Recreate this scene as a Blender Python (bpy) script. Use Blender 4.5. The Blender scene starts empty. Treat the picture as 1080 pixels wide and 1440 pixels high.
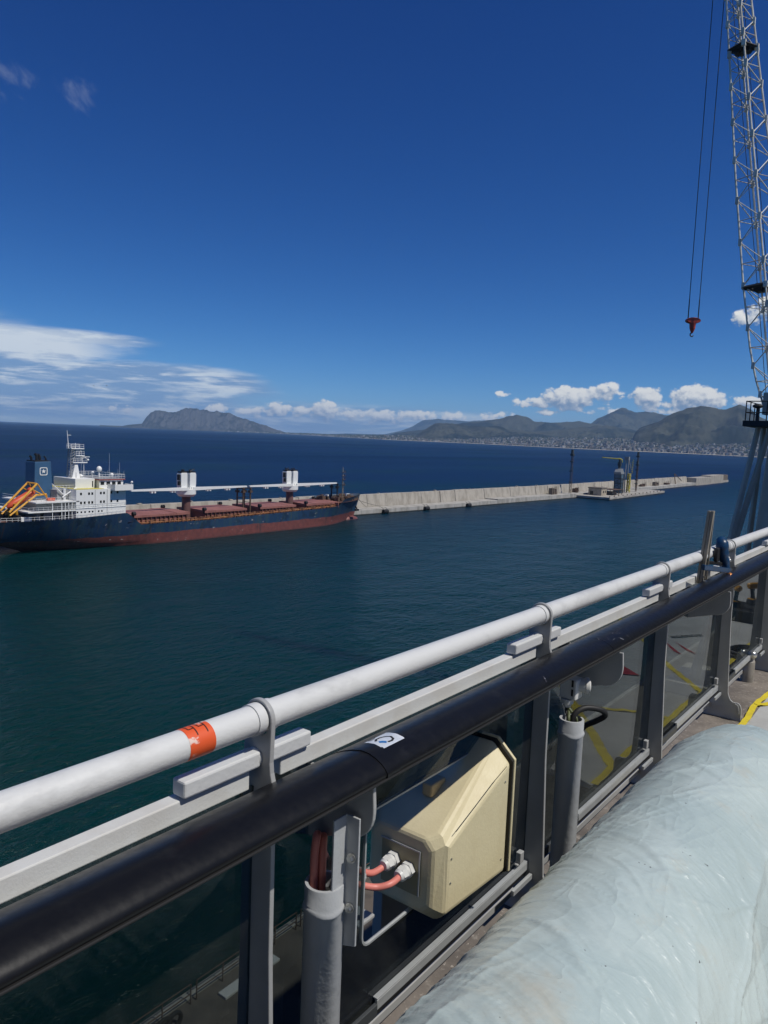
import bpy, bmesh, math, random
import numpy as np
from mathutils import Vector, Matrix

C = bpy.context.scene.collection
SC = bpy.context.scene
R = math.radians
rnd = random.Random(7)
ZC = 32.0            # camera height above the sea
DZ = -1.915          # deck level relative to the camera

# ------------------------------------------------------------------ camera, world, sun
PITCH, ROLL, HEAD, FPX = R(5.73), R(2.325), R(37.25), 1062.0
SUN_AZ, SUN_EL = R(82.0), R(56.0)      # azimuth clockwise from +Y

def setup_camera():
    fwd = Vector((-math.sin(HEAD)*math.cos(PITCH), math.cos(HEAD)*math.cos(PITCH), -math.sin(PITCH)))
    r0 = Vector((math.cos(HEAD), math.sin(HEAD), 0)); u0 = r0.cross(fwd)
    rt = r0*math.cos(ROLL) + u0*math.sin(ROLL); up = u0*math.cos(ROLL) - r0*math.sin(ROLL)
    cd = bpy.data.cameras.new('camera'); co = bpy.data.objects.new('camera', cd); C.objects.link(co)
    m = Matrix.Identity(4)
    for i in range(3):
        m[i][0], m[i][1], m[i][2] = rt[i], up[i], -fwd[i]
    m[2][3] = ZC
    co.matrix_world = m
    cd.sensor_fit = 'VERTICAL'; cd.sensor_height = 36.0; cd.lens = FPX/1440*36.0
    cd.clip_start = 0.05; cd.clip_end = 200000
    SC.camera = co
setup_camera()

SC.view_settings.view_transform = 'Standard'
SC.view_settings.look = 'None'
SC.view_settings.exposure = 0.0
SC.view_settings.gamma = 1.0
SC.view_settings.use_curve_mapping = False
SC.render.engine = 'CYCLES'
SC.cycles.max_bounces = 8
SC.cycles.transparent_max_bounces = 16
SC.cycles.volume_bounces = 1
SC.cycles.use_denoising = True

class NT:
    """little node-tree helper"""
    def __init__(s, nt): s.nt = nt; s.N = nt.nodes; s.L = nt.links
    def n(s, t, **k):
        x = s.N.new(t)
        for a, b in k.items(): setattr(x, a, b)
        return x
    def put(s, sock, v):
        if v is None: return
        if hasattr(v, 'links'): s.L.new(v, sock)
        else:
            sock.default_value = v
    def m(s, op, a, b=None, c=None, clamp=False):
        x = s.n('ShaderNodeMath', operation=op, use_clamp=clamp)
        s.put(x.inputs[0], a); s.put(x.inputs[1], b)
        if c is not None: s.put(x.inputs[2], c)
        return x.outputs[0]
    def comb(s, x, y, z):
        k = s.n('ShaderNodeCombineXYZ')
        for i, v in enumerate((x, y, z)): s.put(k.inputs[i], v)
        return k.outputs[0]
    def noise(s, vec, scale, detail=4, rough=.55, dist=0.0):
        k = s.n('ShaderNodeTexNoise'); s.L.new(vec, k.inputs['Vector'])
        k.inputs['Scale'].default_value = scale; k.inputs['Detail'].default_value = detail
        k.inputs['Roughness'].default_value = rough; k.inputs['Distortion'].default_value = dist
        return k.outputs['Fac']
    def ss(s, v, a, b, lo=0.0, hi=1.0):
        k = s.n('ShaderNodeMapRange', interpolation_type='SMOOTHSTEP')
        s.put(k.inputs['Value'], v); s.put(k.inputs['From Min'], a); s.put(k.inputs['From Max'], b)
        s.put(k.inputs['To Min'], lo); s.put(k.inputs['To Max'], hi)
        return k.outputs['Result']
    def mix(s, f, a, b, blend='MIX'):
        k = s.n('ShaderNodeMix', data_type='RGBA', blend_type=blend)
        s.put(k.inputs[0], f)
        s.put(k.inputs[6], a); s.put(k.inputs[7], b)
        return k.outputs[2]

def col(*c): return (c[0], c[1], c[2], 1.0)

SKY_GRADE = ((2.05, 5.4), (1.42, 1.92), (1.0, 1.24))
def setup_world():
    w = bpy.data.worlds.new('World'); SC.world = w; w.use_nodes = True
    w.cycles.sampling_method = 'MANUAL'; w.cycles.sample_map_resolution = 512
    t = NT(w.node_tree)
    for x in list(t.N): t.N.remove(x)
    out = t.n('ShaderNodeOutputWorld')
    sky = t.n('ShaderNodeTexSky', sky_type='NISHITA', sun_disc=False)
    sky.sun_elevation = SUN_EL; sky.sun_rotation = SUN_AZ
    sky.altitude = 0; sky.air_density = 0.5; sky.dust_density = 0.3; sky.ozone_density = 10.0
    bg = t.n('ShaderNodeBackground'); bg.inputs['Strength'].default_value = 0.08
    # the deep, clear blue of the day: red and green fall off faster than blue away from the horizon
    sc_ = t.n('ShaderNodeSeparateColor'); cc = t.n('ShaderNodeCombineColor'); t.L.new(sky.outputs[0], sc_.inputs[0])
    for i, (a, k) in enumerate(SKY_GRADE):
        t.put(cc.inputs[i], t.m('MULTIPLY', t.m('POWER', t.m('MULTIPLY', sc_.outputs[i], .09), a), k/.09))
    t.L.new(cc.outputs[0], bg.inputs['Color'])
    # direction -> azimuth (deg, clockwise from +Y) and elevation (deg)
    tc = t.n('ShaderNodeTexCoord'); sp = t.n('ShaderNodeSeparateXYZ'); t.L.new(tc.outputs['Generated'], sp.inputs[0])
    az = t.m('MULTIPLY', t.m('ARCTAN2', sp.outputs[0], sp.outputs[1]), 57.29578)
    el = t.m('MULTIPLY', t.m('ARCSINE', sp.outputs[2]), 57.29578)
    def blob(a, e, wa, we, k=1.0):
        d = t.m('ADD', t.m('POWER', t.m('ABSOLUTE', t.m('DIVIDE', t.m('SUBTRACT', az, a), wa)), 2.0),
                t.m('POWER', t.m('ABSOLUTE', t.m('DIVIDE', t.m('SUBTRACT', el, e), we)), 2.0))
        return t.m('MULTIPLY', t.m('SUBTRACT', 1.0, d), k)
    def union(l):
        r = l[0]
        for x in l[1:]: r = t.m('MAXIMUM', r, x)
        return r
    # ---- cumulus -------------------------------------------------------
    BL = [(-47.6,1.35,1.5,.6,1.1), (-45.5,1.65,1.6,.8,1.25), (-43.8,1.55,1.6,.65,1.1), (-42.1,1.85,1.7,.85,1.25), (-40.2,1.6,1.8,.6,1.1), (-38.4,1.6,2.2,.6,1.15), (-34.9,1.65,2.0,.65,1.15), (-32.3,1.65,1.6,.55,1.1), (-29.4,1.75,2.2,.62,1.05),
          (-40.0,1.15,9.5,.5,.75), (-29.0,3.4,.9,.42,1.0), (-24.0,3.25,2.5,1.15,1.7), (-26.4,2.9,1.9,.62,1.3), (-21.4,3.75,1.6,.95,1.4), (-25.6,2.25,1.6,.32,.9), (-21.3,2.4,2.4,.42,1.0),
          (-18.6,3.5,1.6,.95,1.4), (-15.3,3.45,2.4,1.25,1.8), (-17.3,2.8,2.8,.75,1.1), (-11.8,3.2,1.8,.65,1.1), (-12.6,8.9,1.3,.95), (-11.4,9.4,1.4,1.05,1.0), (-50.0,1.5,1.3,.6,1.0), (-56.2,1.15,1.8,.42,.8)]
    lowf = t.noise(t.comb(az, 0.0, 9.0), 0.11, 2, .5)
    outv = t.m('MAXIMUM', t.ss(az, -8.5, -2.0), t.ss(az, -66.0, -72.0))
    def density(da, de):
        A, E = t.m('ADD', az, da), t.m('ADD', el, de)
        r = None
        for q in BL:
            a, e, wa, we = q[:4]; k = q[4] if len(q) > 4 else 1.0
            d = t.m('ADD', t.m('POWER', t.m('ABSOLUTE', t.m('DIVIDE', t.m('SUBTRACT', A, a), wa)), 2.0),
                    t.m('POWER', t.m('ABSOLUTE', t.m('DIVIDE', t.m('SUBTRACT', E, e), we)), 2.0))
            x = t.m('MULTIPLY', t.m('SUBTRACT', 1.0, d), k); r = x if r is None else t.m('MAXIMUM', r, x)
        # a loose bank of the same clouds goes on round the horizon outside the view
        bank = t.m('MULTIPLY', t.m('SUBTRACT', t.m('SUBTRACT', 1.0, t.m('POWER', t.m('ABSOLUTE', t.m('DIVIDE', t.m('SUBTRACT', E, 2.6), 1.6)), 2.0)),
                   t.m('MULTIPLY', t.m('SUBTRACT', .62, lowf), 6.0)), outv)
        env = t.m('MAXIMUM', t.m('MAXIMUM', r, t.m('SUBTRACT', bank, t.m('SUBTRACT', 1.0, outv))), -2.0)
        v = t.comb(A, t.m('MULTIPLY', E, 1.2), 3.7)
        vo = t.n('ShaderNodeTexVoronoi', feature='F1'); t.L.new(v, vo.inputs['Vector']); vo.inputs['Scale'].default_value = 1.5
        vo.inputs['Detail'].default_value = 2.0
        n = t.m('ADD', t.noise(v, 0.8, 7, .66, .3), t.m('MULTIPLY', t.m('SUBTRACT', .55, vo.outputs['Distance']), .30))
        return t.m('ADD', t.m('MULTIPLY', env, 1.0), t.m('MULTIPLY', t.m('SUBTRACT', n, .60), 2.3))
    dens = density(0.0, 0.0); denss = density(0.16, 0.26); denb = density(.25, .75)
    mask = t.ss(dens, .02, .50)
    lit = t.m('ADD', .46, t.m('ADD', t.m('MULTIPLY', t.m('SUBTRACT', dens, denss), .42), t.m('MULTIPLY', t.m('SUBTRACT', dens, denb), .11)), clamp=True)
    ccol = t.mix(t.ss(lit, .12, .88), col(.20,.30,.46), col(.90,.90,.87))
    # ---- thin sheets to the left ----------------------------------------
    sv = t.comb(t.m('MULTIPLY', az, .17), t.m('MULTIPLY', el, 1.0), 1.3)
    s1 = t.noise(sv, 0.95, 8, .6, .4)
    sheet = union([blob(-64.0,5.1,7.5,1.35,1.2), blob(-60.0,5.9,5.0,.55,1.0), blob(-70.0,4.6,9.0,2.6,1.0), blob(-55.5,3.2,9.0,1.4,1.7), blob(-61.0,2.3,14.0,2.1,1.7), blob(-42.0,1.0,16.0,1.0,.62)])
    sdens = t.m('ADD', t.m('MULTIPLY', sheet, .62), t.m('MULTIPLY', t.m('SUBTRACT', s1, .5), 1.0))
    smask = t.m('MULTIPLY', t.ss(sdens, -.40, .45), .86)
    stone = t.noise(t.comb(t.m('MULTIPLY', az, .14), el, 7.9), 1.5, 6, .6, .3)
    brt = t.m('ADD', t.ss(stone, .44, .66), t.m('MAXIMUM', t.m('MULTIPLY', blob(-63.0,5.5,8.5,1.3), .95), 0.0), clamp=True)
    scol = t.mix(brt, col(.22,.36,.60), col(.80,.86,.90))
    # ---- two faint wisps high on the left -------------------------------
    wv = t.comb(t.m('ADD', az, t.m('MULTIPLY', el, .45)), el, 5.5)
    wn = t.noise(wv, 0.6, 7, .62, .6)
    wis = union([blob(-64.0,21.0,2.7,1.0,1.1), blob(-59.3,20.9,.9,1.3,1.0), blob(-75.0,20.0,5.0,2.0)])
    wmask = t.m('MULTIPLY', t.ss(t.m('ADD', t.m('MULTIPLY', wis, .45), t.m('MULTIPLY', t.m('SUBTRACT', wn, .50), 3.2)), .0, 1.3), .30)
    def over(sh, mask, c, k):
        b = t.n('ShaderNodeBackground'); t.put(b.inputs['Color'], c); b.inputs['Strength'].default_value = k
        x = t.n('ShaderNodeMixShader'); t.put(x.inputs[0], mask); t.L.new(sh, x.inputs[1]); t.L.new(b.outputs[0], x.inputs[2])
        return x.outputs[0]
    sh = over(bg.outputs[0], wmask, col(.55,.63,.82), .62)
    sh = over(sh, smask, scol, .92)
    sh = over(sh, mask, ccol, .92)
    t.L.new(sh, out.inputs['Surface'])
setup_world()

def setup_sun():
    ld = bpy.data.lights.new('sun', 'SUN'); ld.energy = 3.6; ld.angle = R(.53); ld.color = (1.0, .955, .875)
    o = bpy.data.objects.new('sun', ld); C.objects.link(o)
    d = Vector((math.sin(SUN_AZ)*math.cos(SUN_EL), math.cos(SUN_AZ)*math.cos(SUN_EL), math.sin(SUN_EL)))
    o.rotation_euler = d.to_track_quat('Z', 'Y').to_euler(); o.location = (20, 5, 80)
setup_sun()

# ------------------------------------------------------------------ materials
def mat(name, c, rough=.6, metal=0.0, c2=None, nscale=3.0, amt=.5, bump=0.0, bscale=40.0, spec=.5, coat=0.0, stretch=(1,1,1), detail=5, lo=.42, hi=.62):
    m = bpy.data.materials.new(name); m.use_nodes = True
    t = NT(m.node_tree); b = t.N['Principled BSDF']
    b.inputs['Base Color'].default_value = col(*c); b.inputs['Roughness'].default_value = rough
    b.inputs['Metallic'].default_value = metal; b.inputs['Specular IOR Level'].default_value = spec
    b.inputs['Coat Weight'].default_value = coat; b.inputs['Coat Roughness'].default_value = .08
    tc = t.n('ShaderNodeTexCoord'); mp = t.n('ShaderNodeMapping'); t.L.new(tc.outputs['Object'], mp.inputs['Vector'])
    mp.inputs['Scale'].default_value = stretch
    v = mp.outputs[0]
    if c2 is not None:
        f = t.ss(t.noise(v, nscale, detail, .62), lo, hi, 0.0, amt)
        t.L.new(t.mix(f, col(*c), col(*c2)), b.inputs['Base Color'])
        t.L.new(t.m('ADD', rough, t.m('MULTIPLY', t.m('SUBTRACT', t.noise(v, nscale*3.1, 4, .6), .5), .25)), b.inputs['Roughness'])
    if bump > 0:
        k = t.n('ShaderNodeBump'); k.inputs['Strength'].default_value = bump; k.inputs['Distance'].default_value = .01
        t.L.new(t.noise(v, bscale, 4, .6), k.inputs['Height']); t.L.new(k.outputs[0], b.inputs['Normal'])
    return m

M = {}
M['white'] = mat('white_paint', (.63,.64,.635), .42, c2=(.45,.455,.45), nscale=6, amt=.6, bump=.12, bscale=120, stretch=(1,.6,1), lo=.5, hi=.66)
M['white2'] = mat('white_bar_paint', (.62,.625,.61), .5, c2=(.54,.52,.48), nscale=6, amt=.5, bump=.1, bscale=160)
M['stub'] = mat('chipped_white_paint', (.60,.61,.61), .45, c2=(.40,.22,.10), nscale=11, amt=.9, lo=.70, hi=.74, bump=.14, bscale=60)
M['plate'] = mat('grey_plate_paint', (.36,.365,.365), .42, c2=(.31,.315,.315), nscale=5, amt=.6, bump=.06, bscale=150)
M['pipe'] = mat('grey_pipe_paint', (.43,.445,.46), .38, c2=(.37,.385,.40), nscale=6, amt=.5, bump=.16, bscale=45)
M['collar'] = mat('collar_ring', (.45,.46,.46), .5)
M['black'] = mat('black_handrail', (.0062,.0066,.0078), .36, c2=(.018,.019,.021), nscale=14, amt=.6, lo=.55, hi=.8, bump=.04, bscale=30, spec=.26)
M['rubber'] = mat('black_rubber', (.012,.012,.013), .6)
M['alu'] = mat('aluminium', (.46,.48,.49), .42, .35, c2=(.38,.39,.40), nscale=12, amt=.5)
M['darkalu'] = mat('dark_frame', (.05,.055,.06), .5)
M['beige'] = mat('beige_lamp_paint', (.66,.585,.375), .5, c2=(.58,.50,.31), nscale=7, amt=.5, bump=.10, bscale=90)
M['tanknob'] = mat('tan_knob', (.48,.36,.19), .5)
M['gland'] = mat('white_gland', (.62,.62,.60), .4)
M['plateback'] = mat('cable_plate', (.30,.26,.15), .5)
M['redcable'] = mat('red_cable', (.66,.21,.17), .45)
M['steel'] = mat('bright_steel', (.55,.55,.53), .3, .9)
M['orange'] = mat('orange_tape', (.72,.10,.025), .5, c2=(.75,.62,.55), nscale=26, amt=.9, lo=.57, hi=.63, stretch=(1,.6,1))
M['ink'] = mat('black_ink', (.01,.01,.01), .6)
M['sticker'] = mat('sticker_paper', (.55,.60,.68), .4, c2=(.68,.72,.78), nscale=30, amt=.8)
M['blueink'] = mat('blue_ink', (.02,.16,.45), .5)
M['wood'] = mat('grey_batten', (.34,.31,.25), .55, c2=(.23,.20,.16), nscale=3, amt=.7, stretch=(14,14,1))
M['clampblue'] = mat('blue_clamp', (.008,.05,.13), .35, c2=(.012,.03,.06), nscale=20, amt=.6)
M['copper'] = mat('copper_knob', (.62,.25,.08), .25, .8)
M['darkplastic'] = mat('dark_plastic', (.014,.015,.017), .5)
M['drillyellow'] = mat('drill_yellow', (.55,.27,.02), .45)
M['yellowtape'] = mat('yellow_tape', (.72,.58,.03), .5, c2=(.55,.44,.05), nscale=10, amt=.6, bump=.3, bscale=25)
M['redpaint'] = mat('red_print', (.42,.02,.025), .5)
M['greyprint'] = mat('grey_print', (.12,.12,.12), .6)
M['sheet'] = mat('protective_sheet', (.47,.475,.46), .55, c2=(.38,.38,.365), nscale=1.8, amt=.8, bump=.5, bscale=7, detail=7)

def deck_mat():
    m = bpy.data.materials.new('deck_screed'); m.use_nodes = True
    t = NT(m.node_tree); b = t.N['Principled BSDF']; b.inputs['Roughness'].default_value = .85
    tc = t.n('ShaderNodeTexCoord'); v = tc.outputs['Object']
    n1 = t.noise(v, 2.2, 7, .65, .3); n2 = t.noise(v, 13, 6, .7); n3 = t.noise(v, 55, 3, .6)
    c = t.mix(t.ss(n1, .38, .66), col(.115,.10,.085), col(.22,.19,.16))
    c = t.mix(t.ss(n2, .55, .72, 0, .75), c, col(.34,.31,.27))
    c = t.mix(t.ss(n3, .62, .70, 0, .8), c, col(.42,.38,.33))
    c = t.mix(t.ss(t.noise(v, 5.1, 5, .7), .56, .7, 0, .7), c, col(.07,.06,.055))
    t.L.new(c, b.inputs['Base Color'])
    k = t.n('ShaderNodeBump'); k.inputs['Strength'].default_value = .6; k.inputs['Distance'].default_value = .008
    t.L.new(n2, k.inputs['Height']); t.L.new(k.outputs[0], b.inputs['Normal'])
    return m
M['deck'] = deck_mat()

def glass_mat():
    m = bpy.data.materials.new('tinted_glass'); m.use_nodes = True
    t = NT(m.node_tree)
    for x in list(t.N): t.N.remove(x)
    out = t.n('ShaderNodeOutputMaterial')
    g = t.n('ShaderNodeNewGeometry'); dp = t.n('ShaderNodeVectorMath', operation='DOT_PRODUCT')
    t.L.new(g.outputs['Normal'], dp.inputs[0]); t.L.new(g.outputs['Incoming'], dp.inputs[1])
    c = t.m('ABSOLUTE', dp.outputs['Value'])
    f = t.m('ADD', .045, t.m('MULTIPLY', t.m('POWER', t.m('SUBTRACT', 1.0, c, clamp=True), 5.0), .95), clamp=True)
    tr = t.n('ShaderNodeBsdfTransparent'); tr.inputs[0].default_value = col(.47,.52,.53)
    gl = t.n('ShaderNodeBsdfGlossy'); gl.inputs['Roughness'].default_value = .012; gl.inputs['Color'].default_value = col(.66,.69,.70)
    mx = t.n('ShaderNodeMixShader'); t.put(mx.inputs[0], f); t.L.new(tr.outputs[0], mx.inputs[1]); t.L.new(gl.outputs[0], mx.inputs[2])
    # thin film of dust on the pane
    df = t.n('ShaderNodeBsdfDiffuse'); df.inputs['Color'].default_value = col(.35,.36,.34)
    tc = t.n('ShaderNodeTexCoord')
    dn = t.ss(t.noise(tc.outputs['Object'], 3.0, 7, .65, .5), .40, .75, .008, .05)
    m2 = t.n('ShaderNodeMixShader'); t.put(m2.inputs[0], dn); t.L.new(mx.outputs[0], m2.inputs[1]); t.L.new(df.outputs[0], m2.inputs[2])
    t.L.new(m2.outputs[0], out.inputs['Surface'])
    return m
M['glass'] = glass_mat()

def tarp_mat():
    m = bpy.data.materials.new('pale_tarpaulin'); m.use_nodes = True
    t = NT(m.node_tree); b = t.N['Principled BSDF']
    b.inputs['Roughness'].default_value = .33
    b.inputs['Sheen Weight'].default_value = .1
    tc = t.n('ShaderNodeTexCoord'); v = tc.outputs['Object']
    n1 = t.noise(v, 2.3, 6, .6, .4); n2 = t.noise(v, 5.5, 6, .65)
    c = t.mix(t.ss(n1, .40, .62), col(.42,.515,.515), col(.50,.59,.58))
    c = t.mix(t.ss(n2, .56, .70, 0, .45), c, col(.50,.50,.43))
    # a brown water stain of its own
    vs = t.n('ShaderNodeVectorMath', operation='DISTANCE'); t.L.new(v, vs.inputs[0]); vs.inputs[1].default_value = (.30, 1.18, .62)
    st = t.m('ADD', vs.outputs['Value'], t.m('MULTIPLY', t.m('SUBTRACT', n2, .5), .35))
    c = t.mix(t.ss(st, .16, .02, 0, .55), c, col(.50,.44,.33))
    c = t.mix(t.ss(t.noise(v, 48, 2, .5), .75, .77, 0, .9), c, col(.10,.10,.10))
    t.L.new(c, b.inputs['Base Color'])
    mp = t.n('ShaderNodeMapping'); t.L.new(v, mp.inputs[0]); mp.inputs['Scale'].default_value = (1.0, 3.2, 1.4); mp.inputs['Rotation'].default_value = (0, 0, .5)
    k = t.n('ShaderNodeBump'); k.inputs['Strength'].default_value = .55; k.inputs['Distance'].default_value = .012
    def crease(vec, sc, dist):
        return t.m('POWER', t.m('SUBTRACT', 1.0, t.m('MULTIPLY', t.m('ABSOLUTE', t.m('SUBTRACT', t.noise(vec, sc, 2, .45, dist), .5)), 5.0), clamp=True), 5.0)
    mp2 = t.n('ShaderNodeMapping'); t.L.new(v, mp2.inputs[0]); mp2.inputs['Scale'].default_value = (2.6, .8, 1.2); mp2.inputs['Rotation'].default_value = (0, 0, -.35)
    h = t.m('ADD', t.m('MULTIPLY', t.noise(mp.outputs[0], 8, 7, .55, .9), .55), t.m('MULTIPLY', t.noise(mp.outputs[0], 30, 4, .6, .6), .18))
    gate = t.ss(t.noise(v, 3.3, 3, .5), .42, .62)
    h = t.m('ADD', h, t.m('MULTIPLY', crease(mp.outputs[0], 3.4, .5), t.m('MULTIPLY', gate, .20)))
    h = t.m('ADD', h, t.m('MULTIPLY', crease(mp2.outputs[0], 2.6, .7), t.m('MULTIPLY', t.m('SUBTRACT', 1.0, gate), .24)))
    t.L.new(h, k.inputs['Height'])
    t.L.new(k.outputs[0], b.inputs['Normal'])
    return m
M['tarp'] = tarp_mat()

def sea_mat():
    m = bpy.data.materials.new('sea_water'); m.use_nodes = True
    t = NT(m.node_tree); b = t.N['Principled BSDF']
    b.subsurface_method = 'BURLEY'; b.inputs['Subsurface Weight'].default_value = 1.0; b.inputs['Subsurface Radius'].default_value = (1, 1, 1); b.inputs['Subsurface Scale'].default_value = 9.0   # light spreads metres under the surface
    b.inputs['IOR'].default_value = 1.333; b.inputs['Specular IOR Level'].default_value = .19
    g = t.n('ShaderNodeNewGeometry'); v = g.outputs['Position']
    sp = t.n('ShaderNodeSeparateXYZ'); t.L.new(v, sp.inputs[0])
    # shallow green harbour water, deeper blue sea beyond the breakwater
    deep = t.ss(t.m('ADD', t.m('MULTIPLY', sp.outputs[0], -1.0), t.m('MULTIPLY', sp.outputs[1], .35)), 60.0, 520.0)
    c = t.mix(deep, col(.0006,.0260,.0220), col(.0011,.0150,.056))
    big = t.noise(t.comb(t.m('MULTIPLY', sp.outputs[0], .010), t.m('MULTIPLY', sp.outputs[1], .004), 0.0), 1.0, 5, .55)
    c = t.mix(t.ss(big, .45, .68, 0, .7), c, col(.0022,.026,.028))
    t.L.new(c, b.inputs['Base Color'])
    patch_ = t.noise(t.comb(t.m('MULTIPLY', sp.outputs[0], .0035), t.m('MULTIPLY', sp.outputs[1], .0012), 5.0), 1.0, 6, .6, .5)
    ro = t.m('ADD', t.m('MULTIPLY', deep, .20), .24); ro = t.m('ADD', ro, t.m('MULTIPLY', t.m('SUBTRACT', patch_, .5), .25))
    t.L.new(ro, b.inputs['Roughness'])
    h1 = t.noise(t.comb(t.m('MULTIPLY', sp.outputs[0], 1.0), t.m('MULTIPLY', sp.outputs[1], .55), 0.0), .8, 5, .6, .4)
    h2 = t.noise(t.comb(sp.outputs[0], t.m('MULTIPLY', sp.outputs[1], .6), 4.0), .16, 3, .5)
    k = t.n('ShaderNodeBump'); k.inputs['Strength'].default_value = 1.0; k.inputs['Distance'].default_value = .75
    t.L.new(t.m('ADD', h1, t.m('MULTIPLY', h2, 1.6)), k.inputs['Height']); t.L.new(k.outputs[0], b.inputs['Normal'])
    return m
M['sea'] = sea_mat()

# ------------------------------------------------------------------ geometry helpers
def bm_new(): return bmesh.new()

def box(bm, x0, x1, y0, y1, z0, z1, rz=None, c=None):
    vs = [bm.verts.new((x, y, z)) for z in (z0, z1) for y in (y0, y1) for x in (x0, x1)]
    for f in ((0,2,3,1),(4,5,7,6),(0,1,5,4),(2,6,7,3),(0,4,6,2),(1,3,7,5)): bm.faces.new([vs[i] for i in f])
    if rz: bmesh.ops.rotate(bm, verts=vs, cent=c or ((x0+x1)/2,(y0+y1)/2,0), matrix=Matrix.Rotation(rz,3,'Z'))
    return vs

def frame_of(d):
    d = d.normalized(); a = Vector((0,0,1)) if abs(d.z) < .95 else Vector((1,0,0))
    u = d.cross(a).normalized(); return u, d.cross(u).normalized()

def cyl(bm, p0, p1, r0, r1=None, n=16, cap=True):
    p0, p1 = Vector(p0), Vector(p1); r1 = r0 if r1 is None else r1
    u, w = frame_of(p1-p0)
    A = [bm.verts.new(p0+(u*math.cos(2*math.pi*i/n)+w*math.sin(2*math.pi*i/n))*r0) for i in range(n)]
    B = [bm.verts.new(p1+(u*math.cos(2*math.pi*i/n)+w*math.sin(2*math.pi*i/n))*r1) for i in range(n)]
    for i in range(n): bm.faces.new((A[i],A[(i+1)%n],B[(i+1)%n],B[i]))
    if cap: bm.faces.new(A[::-1]); bm.faces.new(B)
    return A+B

def tube(bm, pts, r, n=10, closed=False):
    pts = [Vector(p) for p in pts]; rings = []; N = len(pts)
    u = None
    for i, p in enumerate(pts):
        d = (pts[(i+1)%N]-pts[i-1]) if closed else (pts[min(i+1,N-1)]-pts[max(i-1,0)])
        d.normalize()
        if u is None: u, w = frame_of(d)
        else:
            u = (u - d*u.dot(d)).normalized(); w = d.cross(u)
        rr = r[i] if isinstance(r, (list, tuple)) else r
        rings.append([bm.verts.new(p+(u*math.cos(2*math.pi*k/n)+w*math.sin(2*math.pi*k/n))*rr) for k in range(n)])
    for i in range(N if closed else N-1):
        A, B = rings[i], rings[(i+1)%N]
        for k in range(n): bm.faces.new((A[k],A[(k+1)%n],B[(k+1)%n],B[k]))
    if not closed:
        bm.faces.new(rings[0][::-1]); bm.faces.new(rings[-1])

def smooth_path(pts, k=6):
    P = [Vector(p) for p in pts]; out = []
    for i in range(len(P)-1):
        a, b, c, d = P[max(i-1,0)], P[i], P[i+1], P[min(i+2,len(P)-1)]
        for j in range(k):
            s = j/k
            out.append(.5*((2*b)+(c-a)*s+(2*a-5*b+4*c-d)*s*s+(3*b-a-3*c+d)*s**3))
    out.append(P[-1]); return out

def prism(bm, poly, axis, a, b):
    """poly of 2-D points extruded along axis ('x','y','z') from a to b"""
    def P(p, t):
        return {'y': (p[0], t, p[1]), 'x': (t, p[0], p[1]), 'z': (p[0], p[1], t)}[axis]
    A = [bm.verts.new(P(p, a)) for p in poly]; B = [bm.verts.new(P(p, b)) for p in poly]; n = len(poly)
    for i in range(n): bm.faces.new((A[i],A[(i+1)%n],B[(i+1)%n],B[i]))
    bm.faces.new(A[::-1]); bm.faces.new(B)
    return A+B

def ball(bm, c, r, sc=(1,1,1), seg=14, rings=8):
    res = bmesh.ops.create_uvsphere(bm, u_segments=seg, v_segments=rings, radius=r)
    for v in res['verts']: v.co = Vector((v.co.x*sc[0], v.co.y*sc[1], v.co.z*sc[2])) + Vector(c)

def plate_with_hole(bm, outer, hole, y0, y1):
    """XZ plate with a hole, extruded along y"""
    A = [bm.verts.new((x, y0, z)) for x, z in outer]; H = [bm.verts.new((x, y0, z)) for x, z in hole]
    ed = [bm.edges.new((L[i], L[(i+1) % len(L)])) for L in (A, H) for i in range(len(L))]
    r = bmesh.ops.triangle_fill(bm, use_beauty=True, use_dissolve=False, edges=ed)
    fs = [f for f in r['geom'] if isinstance(f, bmesh.types.BMFace)]
    e = bmesh.ops.extrude_face_region(bm, geom=fs)
    bmesh.ops.translate(bm, verts=[v for v in e['geom'] if isinstance(v, bmesh.types.BMVert)], vec=(0, y1-y0, 0))

def tag(o, label=None, cat=None, group=None, kind=None):
    if label: o['label'] = label
    if cat: o['category'] = cat
    if group: o['group'] = group
    if kind: o['kind'] = kind
    return o

def thing(name, label, cat, loc=(0,0,0), group=None, rz=0.0):
    o = bpy.data.objects.new(name, None); C.objects.link(o); o.location = loc; o.rotation_euler = (0,0,rz)
    o.empty_display_size = .2
    return tag(o, label, cat, group)

def world_loc(o):
    v = Vector((0,0,0))
    while o: v += o.location; o = o.parent
    return v

def obj(name, bm, m, parent=None, smooth=False, bevel=0.0, org=None, local=False, angle=40):
    """link a bmesh as one object; verts are given in world coordinates unless local"""
    bmesh.ops.recalc_face_normals(bm, faces=bm.faces[:])
    base = world_loc(parent) if (parent is not None and not local) else Vector((0,0,0))
    o_loc = Vector(org)-base if org is not None else Vector((0,0,0))
    off = base + o_loc if not local else o_loc
    if not local or org is not None:
        for v in bm.verts: v.co -= off
    me = bpy.data.meshes.new(name); bm.to_mesh(me); bm.free()
    ms = m if isinstance(m, (list, tuple)) else [m]
    for x in ms: me.materials.append(x)
    o = bpy.data.objects.new(name, me); C.objects.link(o); o.parent = parent; o.location = o_loc
    if smooth:
        me.polygons.foreach_set('use_smooth', [True]*len(me.polygons))
        try: me.set_sharp_from_angle(angle=R(angle))
        except Exception: pass
    if bevel:
        b = o.modifiers.new('bevel', 'BEVEL'); b.width = bevel; b.segments = 2; b.limit_method = 'ANGLE'; b.angle_limit = R(35)
    return o

def struct(name, bm, m, label=None, **k):
    o = obj(name, bm, m, **k); o['kind'] = 'structure'
    return o

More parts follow.
